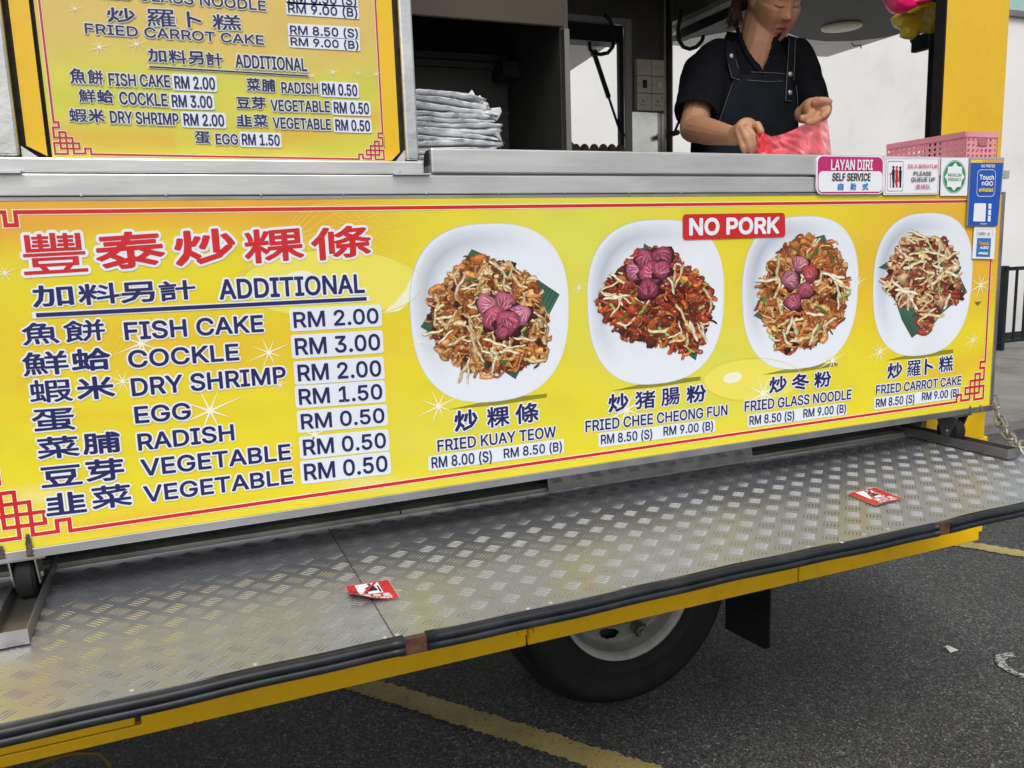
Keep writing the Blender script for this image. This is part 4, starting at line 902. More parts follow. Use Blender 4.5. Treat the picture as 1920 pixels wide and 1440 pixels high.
b.add(vs, [(i * (nzm + 1) + j, (i + 1) * (nzm + 1) + j, (i + 1) * (nzm + 1) + j + 1, i * (nzm + 1) + j + 1) for i in range(nxm) for j in range(nzm)], 0, cs)
GLOSS = mat('glossy_print', rough=.12, vcol=True, coat=.6); b.build('printed_panel', GLOSS, mbo, vcol=True)
lx = XZ(57, 0, MY)[0]; lx = XZ(46, 265, MY)[0]; lx2 = XZ(89, 290, MY)[0]
xr1 = XZ(722.6, 300, MY)[0]; xr2 = XZ(749, 285, MY)[0]; zc_ = XZ(400, 296, MY)[1]
GY = MY + .012
b = MB(); b.box(lx - .012, XZ(762, 300, MY)[0], GY, GY + .03, zc_ + .001, mzT); b.build('gasket_panel', DARK, mbo)
ch = .016
b = MB(); b.prism([(lx + .002, mz0 + ch * 1.1), (lx2, mz0 + .002), (lx2, mzT), (lx + .002, mzT)], MY - .002, GY - .001); b.build('yellow_strip', YEL, mbo)
b = MB(); b.prism([(xr1, mz0), (xr2 - ch, mz0 + .001), (xr2, mz0 + ch), (xr2, mzT), (xr1, mzT)], MY - .002, GY - .001); b.build('yellow_strip', YEL, mbo)
for (a_, c_) in (((XZ(40, 274, MY)), (XZ(74, 296, MY))), ((XZ(757, 282, MY)), (XZ(740, 304, MY)))):
    b = MB(); b.prism([(a_[0], c_[1]), (c_[0], c_[1]), (a_[0], a_[1])], MY - .006, MY - .0025); b.build('corner_bracket', STEEL, mbo)
mk0 = XZ(104, 288.5, MY); mk1 = XZ(721, 299, MY); um = abs(XZ(156, 285, MY)[0] - XZ(167.5, 285, MY)[0])
zm = (mk0[1] + mk1[1]) / 2; kl = knot(None, mk0[0], mk0[1], um, um * .95, 1, 0); kr = knot(None, mk1[0] - .001, mk1[1], um * .9, um * .9, -1, 0)
kl[0][0] = (XZ(73.5, 0, MY)[0], mzT); kl[0][1] = (XZ(101, 232, MY)[0], kl[0][1][1]); kr[0][0] = (XZ(705, 2, MY)[0], mzT); kl[0][-1] = kr[0][-1] = ((mk0[0] + mk1[0]) / 2, zm)
b = MB(); border(b, kr + kl, MY - .0006, .0016, .0026); b.build('border_line', [mat('menu_red', lin('b8323e'), .3), CREAM], mbo)
for q in ((140, 17, 20), (187, 89, 27), (256, 83, 25), (624, 136, 18), (671, 138, 10), (705, 139, 14), (585, 142, 12)): sparkle(*q, Y=MY, parent=mbo)
SGREY = mat('menu_white', lin('d9dcd2'), .3)
cj([('炒', 202, 42, 255, 44, 14), ('羅', 277, 50, 331, 52, 17), ('卜', 352, 52, 379, 53, 22), ('糕', 399, 56, 453, 58, 27), ('加', 278, 116, 313, 118, 91), ('料', 317, 119, 351, 121, 93), ('另', 354, 121, 383, 122, 96), ('計', 387, 123, 419, 125, 98),
    ('魚', 132.5, 157, 163, 158, 128), ('餅', 166, 158, 195, 160, 130), ('菜', 463, 171, 489, 172, 146), ('脯', 491, 172, 517, 173, 148), ('鮮', 149, 192, 181, 193, 167), ('蛤', 183, 193, 214, 194, 168), ('豆', 444, 203, 470, 204, 182), ('芽', 472, 204, 499, 205, 181),
    ('蝦', 131, 229, 165, 230, 203), ('米', 167, 229, 197, 230, 204), ('韭', 444, 237, 473, 238, 214.6), ('菜', 476, 238, 503, 239, 214), ('蛋', 366, 269, 395, 270, 246)], mbo, MY, bold=.03, outl=.07, outmat=SGREY)
for (s, bl, br, t) in (('FRIED GLASS NOODLE', (150, -8), (499, 21), -28), ('FRIED CARROT CAKE', (160, 63), (495, 84.6), 44), ('ADDITIONAL', (441.7, 127), (576, 134.5), 102), ('FISH CAKE', (205, 161), (320, 164.5), 137.5), ('RADISH', (528, 175), (597, 177), 154), ('COCKLE', (225, 196), (315, 200), 172),
                       ('VEGETABLE', (508, 208.5), (619, 211), 187), ('DRY SHRIMP', (207.5, 231), (336, 235.4), 208), ('VEGETABLE', (512, 241), (621, 244), 220), ('EGG', (405, 271), (447, 271.7), 251)):
    lettering(s, bl, br, t, mbo, MY, bold=.028, outl=.10, outmat=SGREY)
for (s, bl, br, t) in (('RM 2.00', (328, 166), (404, 169), 142.5), ('RM 0.50', (604, 178), (670, 181), 156), ('RM 3.00', (323, 201), (399, 203), 178), ('RM 0.50', (626, 212.5), (692, 214.6), 191), ('RM 2.00', (345, 235.4), (421, 237.5), 213), ('RM 0.50', (629, 244.6), (694, 246.7), 223.8), ('RM 1.50', (454, 272), (525, 273.7), 251),
                       ('RM 8.50 (S)', (544, 64.6), (671, 71), 48), ('RM 9.00 (B)', (545, 85.4), (672, 92.5), 70), ('RM 8.50 (S)', (540, 4), (668, 11), -14), ('RM 9.00 (B)', (540, 24), (670, 32.5), 7)):
    price(s, bl, br, t, mbo, MY, pad=.0033, bold=.03)
b = MB(); pa_ = [XZ(280, 125.5, MY), XZ(578, 143, MY)]; stroke_sheet(b, [pa_], .0012, MY - .0022, 0, False); stroke_sheet(b, [pa_], .0022, MY - .0018, 1); b.build('underline', [INK, SGREY], mbo)

# ------------------------------------------------------------------ small signs stuck on the rail
def pxpoly(pts, Y): return [XZ(*p, Y) for p in pts]
def S48(x, y): return (1500 + x / 4.8, 280 + y / 4.8)
def sign(name, corners, Y, label, cat, r, base, thick=.002):
    c = pxpoly(corners, Y); ctr = np.mean(np.array(c), 0); t = thing(name, (ctr[0], Y + thick, min(q[1] for q in c)), label, cat)
    b = MB(); b.prism(rrect(*c, r), Y, Y + thick); b.build('board', base, t); return t
def L48(s, x0, y0, x1, y1, yt, par, Y, ink, bold=.02, cjk=False, outl=0, **k):
    return lettering(s, S48(x0, y0), S48(x1, y1), S48(x0, yt)[1], par, Y, ink=ink, bold=bold, outl=outl, cjk=cjk, **k)
SW = mat('sign_white', lin('eef0f6'), .35); MAG = mat('magenta_print', lin('c0266f'), .4); BLK = mat('black_print', lin('17171c'), .4); CYAN = mat('cyan_print', lin('1279c4'), .4); GRN = mat('green_print', lin('1f8a55'), .4); BLU = mat('blue_print', lin('1a55b4'), .3); YLW = mat('yellow_print', lin('f2d52a'), .4); PINKP = mat('pink_print', lin('b5305c'), .4); ORG = mat('orange_print', lin('e5a43c'), .4); GREY = mat('grey_print', lin('9aa0a8'), .4)
SY = -.0075
lay = sign('sign', [S48(147, 405), S48(752, 402), S48(757, 62), S48(149, 52)], SY, 'magenta and white rounded sign reading LAYAN DIRI SELF SERVICE, leftmost on the rail', 'sign', .016, SW, .003)
b = MB(); yy = SY - .0003; sheet(b, rrect(*pxpoly([S48(158, 398), S48(742, 393), S48(746, 72), S48(160, 62)], SY), .014), yy, 0)
sheet(b, rrect(*pxpoly([S48(164, 386), S48(738, 382), S48(742, 198), S48(166, 196)], SY), .012), yy - .0003, 1); b.build('printed_field', [MAG, SW], lay)
b = MB(); sheet(b, pxpoly([S48(200, 388), S48(700, 386), S48(700, 381), S48(200, 383)], SY), yy - .0005); b.build('thin_line', MAG, lay)
L48('LAYAN DIRI', 272, 188, 648, 188, 92, lay, SY, SW, .03); L48('SELF SERVICE', 284, 284, 628, 284, 214, lay, SY, BLK, .03)
for s, a_, c_ in (('自', 335, 385), ('助', 447, 498), ('式', 556, 608)): L48(s, a_, 366, c_, 366, 304, lay, SY, CYAN, .03, cjk=True)
que = sign('sign', [S48(750, 412), S48(1248, 405), S48(1258, 77), S48(765, 70)], SY + .001, 'white queue sign with three standing figures and a red border, reading SILA BERATUR', 'sign', .004, SW, .002)
YQ = SY + .001
b = MB()
def frame_px(b, c, wd, r, y, mi, Yp):
    o = rrect(*pxpoly(c, Yp), r); n = len(o); ctr = np.mean(np.array(o), 0); inn = [tuple(np.array(p) + (ctr - np.array(p)) / (np.hypot(*(ctr - np.array(p))) + 1e-9) * wd * 1.25) for p in o]
    b.add([(p[0], y, p[1]) for p in o + inn], [(i, (i + 1) % n, n + (i + 1) % n, n + i) for i in range(n)], mi)
frame_px(b, [S48(762, 402), S48(1240, 396), S48(1250, 86), S48(774, 80)], .0011, .004, YQ - .0004, 0, YQ); frame_px(b, [S48(785, 378), S48(925, 376), S48(930, 106), S48(790, 106)], .0009, .004, YQ - .0004, 1, YQ); b.build('frame_line', [PINKP, BLK], que)
def figure(b, cx, hy, fy, mi, skirt=False, Yp=YQ):
    def q(x, y): return XZ(*S48(x, y), Yp)
    sheet(b, [q(cx + 11 * math.cos(t), hy + 13 * math.sin(t)) for t in np.linspace(0, 6.28, 12, endpoint=False)], Yp - .0004, mi)
    L = [(cx - 5, hy + 12), (cx - 14, hy + 30), (cx - 12, hy + 90), (cx - (18 if skirt else 9), hy + 130), (cx - 7, fy - 10), (cx - 14, fy), (cx + 8, fy), (cx + 7, hy + 130 if not skirt else hy + 132), (cx + (20 if skirt else 10), hy + 128), (cx + 11, hy + 60), (cx + 13, hy + 30), (cx + 5, hy + 12)]
    sheet(b, [q(*p) for p in L], Yp - .0006, mi)
b = MB(); figure(b, 840, 162, 343, 1); figure(b, 870, 162, 343, 0, True); figure(b, 902, 165, 343, 1)
sheet(b, [XZ(*S48(*p), YQ) for p in ((800, 222), (816, 222), (816, 345), (811, 345), (811, 228), (800, 228))], YQ - .0004, 1); sheet(b, [XZ(*S48(*p), YQ) for p in ((815, 205), (832, 218), (832, 230), (812, 212))], YQ - .00065, 1)
b.build('pictogram', [REDP, BLK], que)
L48('SILA BERATUR', 964, 170, 1232, 172, 135, que, YQ, REDP, .015); L48('PLEASE', 1018, 237, 1176, 237, 200, que, YQ, BLK, .03); L48('QUEUE UP', 994, 292, 1210, 290, 254, que, YQ, BLK, .03)
for s, a_, c_ in (('请', 1030, 1074), ('排', 1078, 1122), ('队', 1126, 1168)): L48(s, a_, 362, c_, 361, 314, que, YQ, PINKP, .0, cjk=True)
mus = sign('sticker', [S48(1264, 418), S48(1504, 418), S48(1518, 78), S48(1274, 78)], SY + .0015, 'white sticker with green round star badge reading MUSLIM FRIENDLY', 'sticker', .0008, SW, .001)
YM = SY + .0015; b = MB(); c0_ = np.array(XZ(*S48(1389, 247), YM)); r1 = abs(XZ(*S48(1492, 247), YM)[0] - XZ(*S48(1286, 247), YM)[0]) / 2; r2_ = (XZ(*S48(1389, 98), YM)[1] - XZ(*S48(1389, 397), YM)[1]) / 2
def el(r, k=48, ph=0): return [(c0_[0] + r1 * r * math.cos(t + ph), c0_[1] + r2_ * r * math.sin(t + ph)) for t in np.linspace(0, 2 * math.pi, k, endpoint=False)]
sheet(b, el(1), YM - .0003, 0); sheet(b, el(.965), YM - .0005, 1); sheet(b, el(.93), YM - .0007, 0)
st = [(c0_[0] + r1 * (.86 if k % 2 == 0 else .70) * math.cos(math.pi / 2 + k * math.pi / 8), c0_[1] + r2_ * (.86 if k % 2 == 0 else .66) * math.sin(math.pi / 2 + k * math.pi / 8)) for k in range(16)]
sheet(b, st, YM - .0009, 1); b.build('badge', [GRN, SW], mus)
L48('MUSLIM', 1326, 243, 1448, 245, 216, mus, YM, GRN, .01); L48('FRIENDLY', 1326, 284, 1448, 284, 258, mus, YM, GRN, .01)
hold = mat('clear_holder', lin('b9bfc4'), .12, alpha=.55); YE = SY - .001
ew = sign('payment_sign', [S48(1505, 690), S48(1783, 692), S48(1837, 73), S48(1533, 72)], YE, 'tall blue payment sign in a clear holder at the right end of the rail', 'sign', .002, hold, .003)
b = MB(); sheet(b, pxpoly([S48(1510, 686), S48(1776, 688), S48(1828, 122), S48(1537, 120)], YE), YE - .0004, 0); sheet(b, pxpoly([S48(1537, 120), S48(1640, 121), S48(1642, 96), S48(1540, 95)], YE), YE - .0004, 1); sheet(b, pxpoly([S48(1640, 121), S48(1830, 122), S48(1832, 100), S48(1642, 96)], YE), YE - .0004, 2)
sheet(b, rrect(*pxpoly([S48(1556, 648), S48(1665, 650), S48(1673, 486), S48(1567, 485)], YE), .003), YE - .0007, 3)
for (y0_, y1_) in ((490, 535), (545, 592), (600, 650)): sheet(b, pxpoly([S48(1688 + (650 - y1_) * .05, y1_), S48(1712 + (650 - y1_) * .06, y1_), S48(1714 + (650 - y1_) * .06, y0_), S48(1690 + (650 - y1_) * .05, y0_)], YE), YE - .0007, 3)
b.build('printed_field', [BLU, YLW, ORG, SW], ew)
b = MB(); frame_px(b, [S48(1585, 426), S48(1748, 426), S48(1762, 182), S48(1596, 182)], .0012, .012, YE - .0008, 0, YE); b.build('frame_line', SW, ew)
L48('WE PREFER', 1622, 164, 1747, 164, 138, ew, YE, SW, .03); L48('Touch', 1608, 274, 1738, 278, 228, ew, YE, SW, .055); L48('nGO', 1628, 326, 1730, 330, 284, ew, YE, SW, .055); L48('eWallet', 1600, 384, 1732, 384, 346, ew, YE, YLW, .05)
L48('eWallet', 1612, 676, 1676, 676, 664, ew, YE, SW, .02)
YF = SY + .002
cs_ = sign('payment_sticker', [S48(1552, 982), S48(1745, 988), S48(1764, 700), S48(1569, 695)], YF, 'small white sticker with a blue square below the tall blue payment sign', 'sticker', .0008, SW, .001)
b = MB(); sheet(b, pxpoly([S48(1582, 966), S48(1708, 970), S48(1720, 800), S48(1594, 797)], YF), YF - .0003); b.build('printed_field', mat('mid_blue_print', lin('2e78bd'), .4), cs_)
b = MB(); frame_px(b, [S48(1588, 787), S48(1732, 790), S48(1736, 722), S48(1592, 718)], .0007, .0015, YF - .0004, 0, YF); b.build('frame_line', GREY, cs_)
L48('CASH', 1598, 768, 1660, 770, 744, cs_, YF, BLK, .02); L48('IN', 1682, 772, 1704, 773, 746, cs_, YF, GREY, .04)
L48('Touch', 1602, 862, 1692, 865, 830, cs_, YF, ORG, .08); L48('nGO', 1614, 898, 1690, 900, 870, cs_, YF, SW, .08); L48('eWallet', 1598, 945, 1684, 947, 922, cs_, YF, SW, .08)

# stickers on the step
def step_sticker(TL, TR, BR, label, curl):
    a = U(*TL, Z=TRW + .002); c = U(*TR, Z=TRW + .002); d = U(*BR, Z=TRW + .002); ex = (c - a)[:2]; ey = (d - c)[:2]; W = np.hypot(*ex); H = np.hypot(*ey); ex = ex / W; ey = ey / H
    def mp(u, v, l=0):      # u right, v down, in metres
        k = max(0, (1 - u / W) * .9 + (v / H) * .9 - 1.0) if curl else max(0, v / H - .55) * .6
        p = a[:2] + ex * u + ey * v; p = p + (c[:2] - d[:2]) * k * k * (.28 if curl else .05); return (p[0], p[1], TRW + .0022 + l + k * k * (.022 if curl else .008) + .0008 * math.sin(u * 60))
    t = thing('floor_sticker', (a + d) / 2, label, 'sticker')
    def grid(u0, u1, v0, v1, l, m, name, n=14):
        b = MB(); vs = [mp(u0 + (u1 - u0) * i / n, v0 + (v1 - v0) * j / n, l) for i in range(n + 1) for j in range(n + 1)]
        b.add(vs, [(i * (n + 1) + j, (i + 1) * (n + 1) + j, (i + 1) * (n + 1) + j + 1, i * (n + 1) + j + 1) for i in range(n) for j in range(n)]); return b.build(name, m, t)
    grid(-.002, W + .003, -.002, H + .003, 0, mat('clear_film', lin('c8b8b0'), .15, alpha=.5), 'clear_film')
    grid(0, W, 0, H, .0003, mat('red_sticker', lin('c8202c'), .3), 'red_field')
    grid(W * .20, W * .74, H * .06, H * .64, .0006, SW, 'white_field')
    def poly(b, pts, l, mi=0):
        n = len(pts); cc = np.mean(np.array(pts), 0); b.add([mp(cc[0] * W, cc[1] * H, l)] + [mp(p[0] * W, p[1] * H, l) for p in pts], [(0, 1 + k, 1 + (k + 1) % n) for k in range(n)], mi)
    b = MB(); poly(b, [(.52 + .045 * math.cos(t), .13 + .05 * math.sin(t)) for t in np.linspace(0, 6.28, 12, endpoint=False)], .0009)
    poly(b, [(.48, .2), (.60, .18), (.64, .46), (.50, .46)], .0009); poly(b, [(.36, .42), (.64, .40), (.64, .50), (.36, .52)], .00115); poly(b, [(.35, .44), (.40, .44), (.40, .62), (.35, .62)], .0014); poly(b, [(.67, .24), (.71, .24), (.71, .60), (.67, .60)], .0009); poly(b, [(.5, .25), (.56, .30), (.4, .38), (.37, .35)], .0017)
    b.build('seated_figure', BLK, t)
    b = MB(); poly(b, [(.28, .60), (.33, .64), (.70, .10), (.66, .06)], .0020); b.build('red_slash', REDP, t)
    def word(s, u0, u1, v1, v0, latin):
        v, f, ed = glyphs(s, latin); x0, x1 = v[:, 0].min(), v[:, 0].max(); y0, y1 = v[:, 1].min(), v[:, 1].max()
        w_ = np.stack([(u0 + (u1 - u0) * (v[:, 0] - x0) / (x1 - x0)) * W, (v1 - (v1 - v0) * (v[:, 1] - y0) / (y1 - y0)) * H], 1)
        vv, ff = union(w_, f, ed, .0006); b = MB(); b.add([mp(p[0], p[1], .0009) for p in vv], ff); b.build('lettering', SW, t)
    word('请', .24, .42, .84, .69, False); word('勿', .47, .63, .84, .69, False); word('坐', .70, .86, .84, .69, False); word("DON'T SEAT", .22, .88, .96, .88, True)
    return t
step_sticker((648, 1100), (727, 1087), (748, 1120), 'red no-sitting sticker with a curled corner on the step, over the sheet joint', True)
step_sticker((1590, 926), (1641, 914), (1693, 935), 'smaller red no-sitting sticker on the step near its far right end', False)

# ------------------------------------------------------------------ basket
PINK = mat('pink_plastic', lin('e59aa6'), .4, var=.05)
def perf(b, O, du, dv, nu, nv, wd, rad, skip=None):
    """wall with round holes: O corner, du/dv full edge vectors, outward thickness wd vector"""
    O = np.array(O, float); du = np.array(du, float) / nu; dv = np.array(dv, float) / nv; wd = np.array(wd, float)
    for i in range(nu):
        for j in range(nv):
            c = O + du * (i + .5) + dv * (j + .5); k = 12; sqp = []; cir = []
            for q in range(k):
                t = 2 * math.pi * (q + .5) / k; cx_, cy_ = math.cos(t), math.sin(t); mxx = max(abs(cx_), abs(cy_)); sqp.append(c + du * .5 * cx_ / mxx + dv * .5 * cy_ / mxx)
                cir.append(c + du / np.linalg.norm(du) * rad * cx_ + dv / np.linalg.norm(dv) * rad * cy_)
            if skip and skip(i, j):
                b.add(list(sqp) + [p + wd for p in sqp], [tuple(range(k)), tuple(range(2 * k - 1, k - 1, -1))]); continue
            vs = sqp + cir + [p + wd for p in sqp] + [p + wd for p in cir]
            fs = []
            for q in range(k):
                r = (q + 1) % k; fs += [(q, r, k + r, k + q), (2 * k + q, 3 * k + q, 3 * k + r, 2 * k + r), (k + q, k + r, 3 * k + r, 3 * k + q)]
            b.add(vs, fs)
bp0 = U(1812, 246, Y=.03); zt3 = bp0[2]; zb3 = cz + .003; bx0, bx1 = bp0[0], U(1872, 247, Y=.03)[0]; by0, by1 = .03, U(1663, 269, X=bp0[0])[1]
bas = thing('basket', ((bx0 + bx1) / 2, (by0 + by1) / 2, zb3), 'pink perforated plastic basket standing on the counter above the payment signs', 'basket')
b = MB(); perf(b, (bx0, by1, zb3 - .002), (0, by0 - by1, 0), (0, 0, zt3 - .012 - zb3), 15, 4, (.0025, 0, 0), .0045); b.box(bx0 - .002, bx0 + .003, by0, by1, zt3 - .014, zt3); b.build('side_wall', PINK, bas)
b = MB(); perf(b, (bx1, by1, zb3 - .002), (0, by0 - by1, 0), (0, 0, zt3 - .012 - zb3), 15, 4, (-.0025, 0, 0), .0045); b.box(bx1 - .003, bx1 + .002, by0, by1, zt3 - .014, zt3); b.build('side_wall', PINK, bas)
for yy_ in (by0, by1):
    b = MB(); perf(b, (bx0 + .003, yy_, zb3 - .002), (bx1 - bx0 - .006, 0, 0), (0, 0, zt3 - .012 - zb3), 7, 4, (0, .0025, 0), .0045, skip=None); b.box(bx0 + .0031, bx1 - .0031, yy_ - .002, yy_ + .003, zt3 - .014, zt3 - .0003); b.build('end_wall', PINK, bas)
b = MB(); b.box(bx0 + .003, bx1 - .003, by0 + .003, by1 - .001, zb3 - .002, zb3 + .001); b.build('base', PINK, bas)
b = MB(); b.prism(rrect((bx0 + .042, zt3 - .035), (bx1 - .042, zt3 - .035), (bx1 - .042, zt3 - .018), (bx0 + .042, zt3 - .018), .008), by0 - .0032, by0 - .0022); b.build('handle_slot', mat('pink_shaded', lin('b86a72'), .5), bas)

# ------------------------------------------------------------------ chain at the end of the step
ca = U(1854, 722, X=XR + .01); cbv = U(1913, 838, Z=TRW + .025)
chn = thing('chain', ca, 'steel chain hanging from the yellow corner to the far end of the step', 'chain')
def link(c, d, side, L, Wd, r):
    d = Vector(d).normalized(); side = (Vector(side) - d * Vector(side).dot(d)).normalized(); pts = []
    for k in range(24):
        t = 2 * math.pi * k / 24; x = math.cos(t); y = math.sin(t); pts.append(Vector(c) + d * (x * Wd / 2 + math.copysign((L - Wd) / 2, x) * (abs(x) > .01)) + side * y * Wd / 2)
    pts.append(pts[0]); pts.append(pts[1]); b = MB(); b.tube(pts, r, 8, caps=False); return b.build('link', CHAINM, chn, smooth=True)
n = 8; A = Vector(ca); B = Vector(cbv)
for k in range(n):
    t = (k + .5) / n; c = A.lerp(B, t); c.z -= .035 * math.sin(math.pi * t); d = (B - A); d.z -= .035 * math.pi * math.cos(math.pi * t); side = Vector((.55, -.83, 0.1)) if k % 2 else Vector((.2, .3, 1))
    link(c, d, side if k % 2 else d.cross(Vector((.55, -.83, 0.1))), (B - A).length / n * 1.32, .026, .0036)
link(B + Vector((.012, -.008, -.008)), (.2, -.6, -.9), (.9, .2, 0), .05, .05, .0042)

# ------------------------------------------------------------------ litter on the ground
b = MB(); p = U(1783, 1222, Z=G + .006); vs = []; pw = [gp(x, y) for x, y in ((1766, 1217), (1776, 1219), (1797, 1222), (1796, 1229), (1782, 1227), (1772, 1222))]
for i, q in enumerate(pw): vs.append((q.x, q.y, G + .006 + .012 * (i % 2)))
vs.append((p[0], p[1], G + .018)); b.add(vs, [(6, i, (i + 1) % 6) for i in range(6)]); tag(b.build('paper_scrap', mat('paper', lin('d9dbd8'), .7)), 'crumpled white paper scrap lying on the asphalt', 'litter')
b = MB(); q0, q1 = U(1237, 1279, Z=G + .004), U(1265, 1317, Z=G + .004); b.tube([q0, (q0 + q1) / 2 + np.array((.002, .001, .004)), q1], [.0022, .0018, .001], 6); tag(b.build('twig', mat('twig', (.10, .08, .06), .8)), 'thin dry twig on the asphalt beside the rear tyre', 'twig')

# ------------------------------------------------------------------ sockets and switches on the back wall
SKY = YW - .032
cols_ = [XW(1) for _ in ()]
def SK_(px, py): return U(px, py, Y=SKY)
ex0, ex1, ex2 = SK_(1194.5, 160)[0], SK_(1222, 160)[0], SK_(1249, 160)[0]
rz = [SK_(1220, y)[2] for y in (111, 142.5, 175, 207.5)]
b = MB()
LAB = [[('light_switch', 'cream four-gang switch plate, top left of six beside the window', 'switch'), ('light_switch', 'cream two-gang switch plate, top right of six', 'switch')],
       [('light_switch', 'cream plate with one dark rocker, middle left of six', 'switch'), ('light_switch', 'cream plate with one large white rocker, middle right of six', 'switch')],
       [('power_socket', 'cream three-pin socket plate, bottom left of six', 'socket'), ('power_socket', 'cream three-pin socket plate, bottom right of six', 'socket')]]
for r in range(3):
    for c in range(2):
        x0, x1 = (ex0, ex1) if c == 0 else (ex1, ex2); z1, z0 = rz[r], rz[r + 1]; x0 += .0012; x1 -= .0012; z0 += .0012; z1 -= .0012
        nm, lb, ct = LAB[r][c]; t = thing(nm, ((x0 + x1) / 2, YW, z0), lb, ct)
        b = MB(); b.box(x0, x1, SKY, YW - .0015, z0, z1); b.build('plate', PLAST, t, bevel=.002)
        W_, H_ = x1 - x0, z1 - z0
        def pl_(u0, u1, v0, v1, nm_, m_, th=.0035):
            b = MB(); b.box(x0 + W_ * u0, x0 + W_ * u1, SKY - th, SKY - .0002, z0 + H_ * v0, z0 + H_ * v1); b.build(nm_, m_, t, bevel=.0006)
        if r == 0 and c == 0:
            for (u_, v_) in ((.15, .62), (.60, .62), (.15, .12), (.60, .12)): pl_(u_, u_ + .25, v_, v_ + .27, 'rocker', PLAST)
        elif r == 0: pl_(.26, .46, .40, .66, 'rocker', PLAST, .005); pl_(.56, .76, .40, .66, 'rocker', PLAST, .005)
        elif r == 1 and c == 0: pl_(.38, .66, .28, .76, 'rocker', DULLBLK, .005)
        elif r == 1: pl_(.36, .62, .30, .68, 'rocker', WHITE, .008)
        else:
            pl_(.66, .86, .66, .86, 'rocker', PLAST, .004); pl_(.36, .44, .48, .62, 'pin_hole', DULLBLK, .0006); pl_(.24, .34, .28, .34, 'pin_hole', DULLBLK, .0006); pl_(.48, .58, .28, .34, 'pin_hole', DULLBLK, .0006)
        if r == 1:
            for u_ in (.08, .86): pl_(u_, u_ + .06, .48, .54, 'screw', DULLBLK, .001)
# hooks
def hook(pts, Y, lab):
    q = [U(x, y, Y=Y) for x, y in pts]; b = MB(); b.tube(q, .0085, 8); return tag(b.build('hook', BLACK, smooth=True), lab, 'hook')
hook([(1133, 28), (1143, 36), (1149, 52), (1151, 72), (1149, 88), (1140, 99), (1126, 102), (1113, 100), (1106, 92), (1105, 78)], YW - .06, 'black curved hook hanging before the back window')
hook([(1279, 19), (1275, 35), (1271, 55), (1273, 75), (1281, 88), (1293, 92), (1306, 88), (1316, 77), (1319, 67)], 1.55, 'black curved hook hanging by the rear opening, left of the woman')
# eggs in a row
EGG = mat('brown_egg', (.16, .085, .055), .55, var=.15)
px_e = (1069, 1080, 1096, 1114, 1131, 1147, 1163); ez = []
LBE = ['brown egg at the left end of the row below the back window', 'second brown egg from the left below the back window', 'third brown egg from the left below the back window', 'middle brown egg of the row below the back window', 'third brown egg from the right below the back window', 'second brown egg from the right below the back window', 'brown egg at the right end of the row below the back window']
for i, px in enumerate(px_e):
    q = U(px, 283 if i else 279, Y=1.62); b = MB(); r = .021; vs = []
    b.lathe([(r * math.sin(t), -r * 1.25 * math.cos(t) * (1.12 if math.cos(t) < 0 else .95)) for t in np.linspace(.001, math.pi - .001, 14)], q, axis='Z', n=18)
    ez.append(q[2]); tag(b.build('egg', EGG, smooth=True), LBE[i], 'egg', 'brown eggs in a row below the back window')
b = MB(); b.box(1.2, XR - .07, 1.45, YW - .01, min(ez) - .065, min(ez) - .0285); tag(b.build('work_shelf', STEELD, truck, bevel=.003)); 
# pile of plastic bags in the alcove
BAGM = mat('white_plastic_film', lin('e0e3e6'), .28, bump=.010, bscale=26, var=.2, vscale=16)
pile = thing('bag_pile', U(855, 290, Y=.50), 'tall pile of folded translucent white plastic bags in the dark alcove', 'plastic bags')
zt4, zb4 = U(850, 176, Y=.5)[2], U(850, 330, Y=.5)[2]; xl4 = U(765, 230, Y=.5)[0] - .12
b = MB(); nL = 16
for k in range(nL):
    t = k / (nL - 1); z = zb4 + (zt4 - zb4 - .012) * t; xr4 = U(925 - 22 * max(0, t - .75) * 4 + 6 * math.sin(k * 2.1), 230, Y=.5)[0]
    b = MB(); n1, n2 = 46, 5; th = (zt4 - zb4) / nL * 1.5; vs = []; rng = random.Random(k)
    ph = rng.uniform(0, 6)
    for i in range(n1 + 1):
        u_ = i / n1; edge = max(0, (u_ - .82) / .18)
        for j in range(12):
            a = 2 * math.pi * j / 12; yy = math.cos(a); zz = math.sin(a)
            wv = noise.noise((u_ * 7 + k * 3.1, j * .5, k)) * 1.2 + noise.noise((u_ * 22, j, k * 2)) * .8
            hx = (1 - .5 * edge ** 2) * (1 + .25 * wv)
            x = xl4 + (xr4 - xl4) * u_ + .012 * edge * noise.noise((j * 1.3, k, 5)) * 2; y = .50 + .06 * yy * (1 - .25 * edge) + .014 * wv; z2 = z + th * .5 * zz * hx + .010 * math.sin(u_ * 3.2 + ph) * (.4 + t * .4) + .014 * edge * noise.noise((k * 1.7, j * .7, 2)) - .010 * u_ * u_ * t
            vs.append((x, y, z2))
    b.add(vs, [(i * 12 + j, i * 12 + (j + 1) % 12, (i + 1) * 12 + (j + 1) % 12, (i + 1) * 12 + j) for i in range(n1) for j in range(12)] + [tuple(n1 * 12 + j for j in range(12))])
    b.build('bag', BAGM, pile, smooth=True)
for (pp) in ([(872, 182), (885, 168), (893, 182), (888, 190)], [(893, 183), (900, 178), (908, 190), (898, 196)], [(905, 188), (915, 193), (919, 205), (905, 204)], [(920, 203), (938, 201), (941, 209), (935, 222), (922, 224)], [(925, 232), (938, 240), (936, 252), (942, 266), (930, 256), (922, 245)], [(924, 212), (938, 216), (932, 226), (920, 222)]):
    q = [U(x, y, Y=.47) for x, y in pp]; cc = np.mean(np.array(q), 0) + np.array((0, -.012, 0)); b = MB(); b.add([cc] + q, [(0, 1 + i, 1 + (i + 1) % len(q)) for i in range(len(q))]); b.build('bag_handle', BAGM, pile, smooth=True)

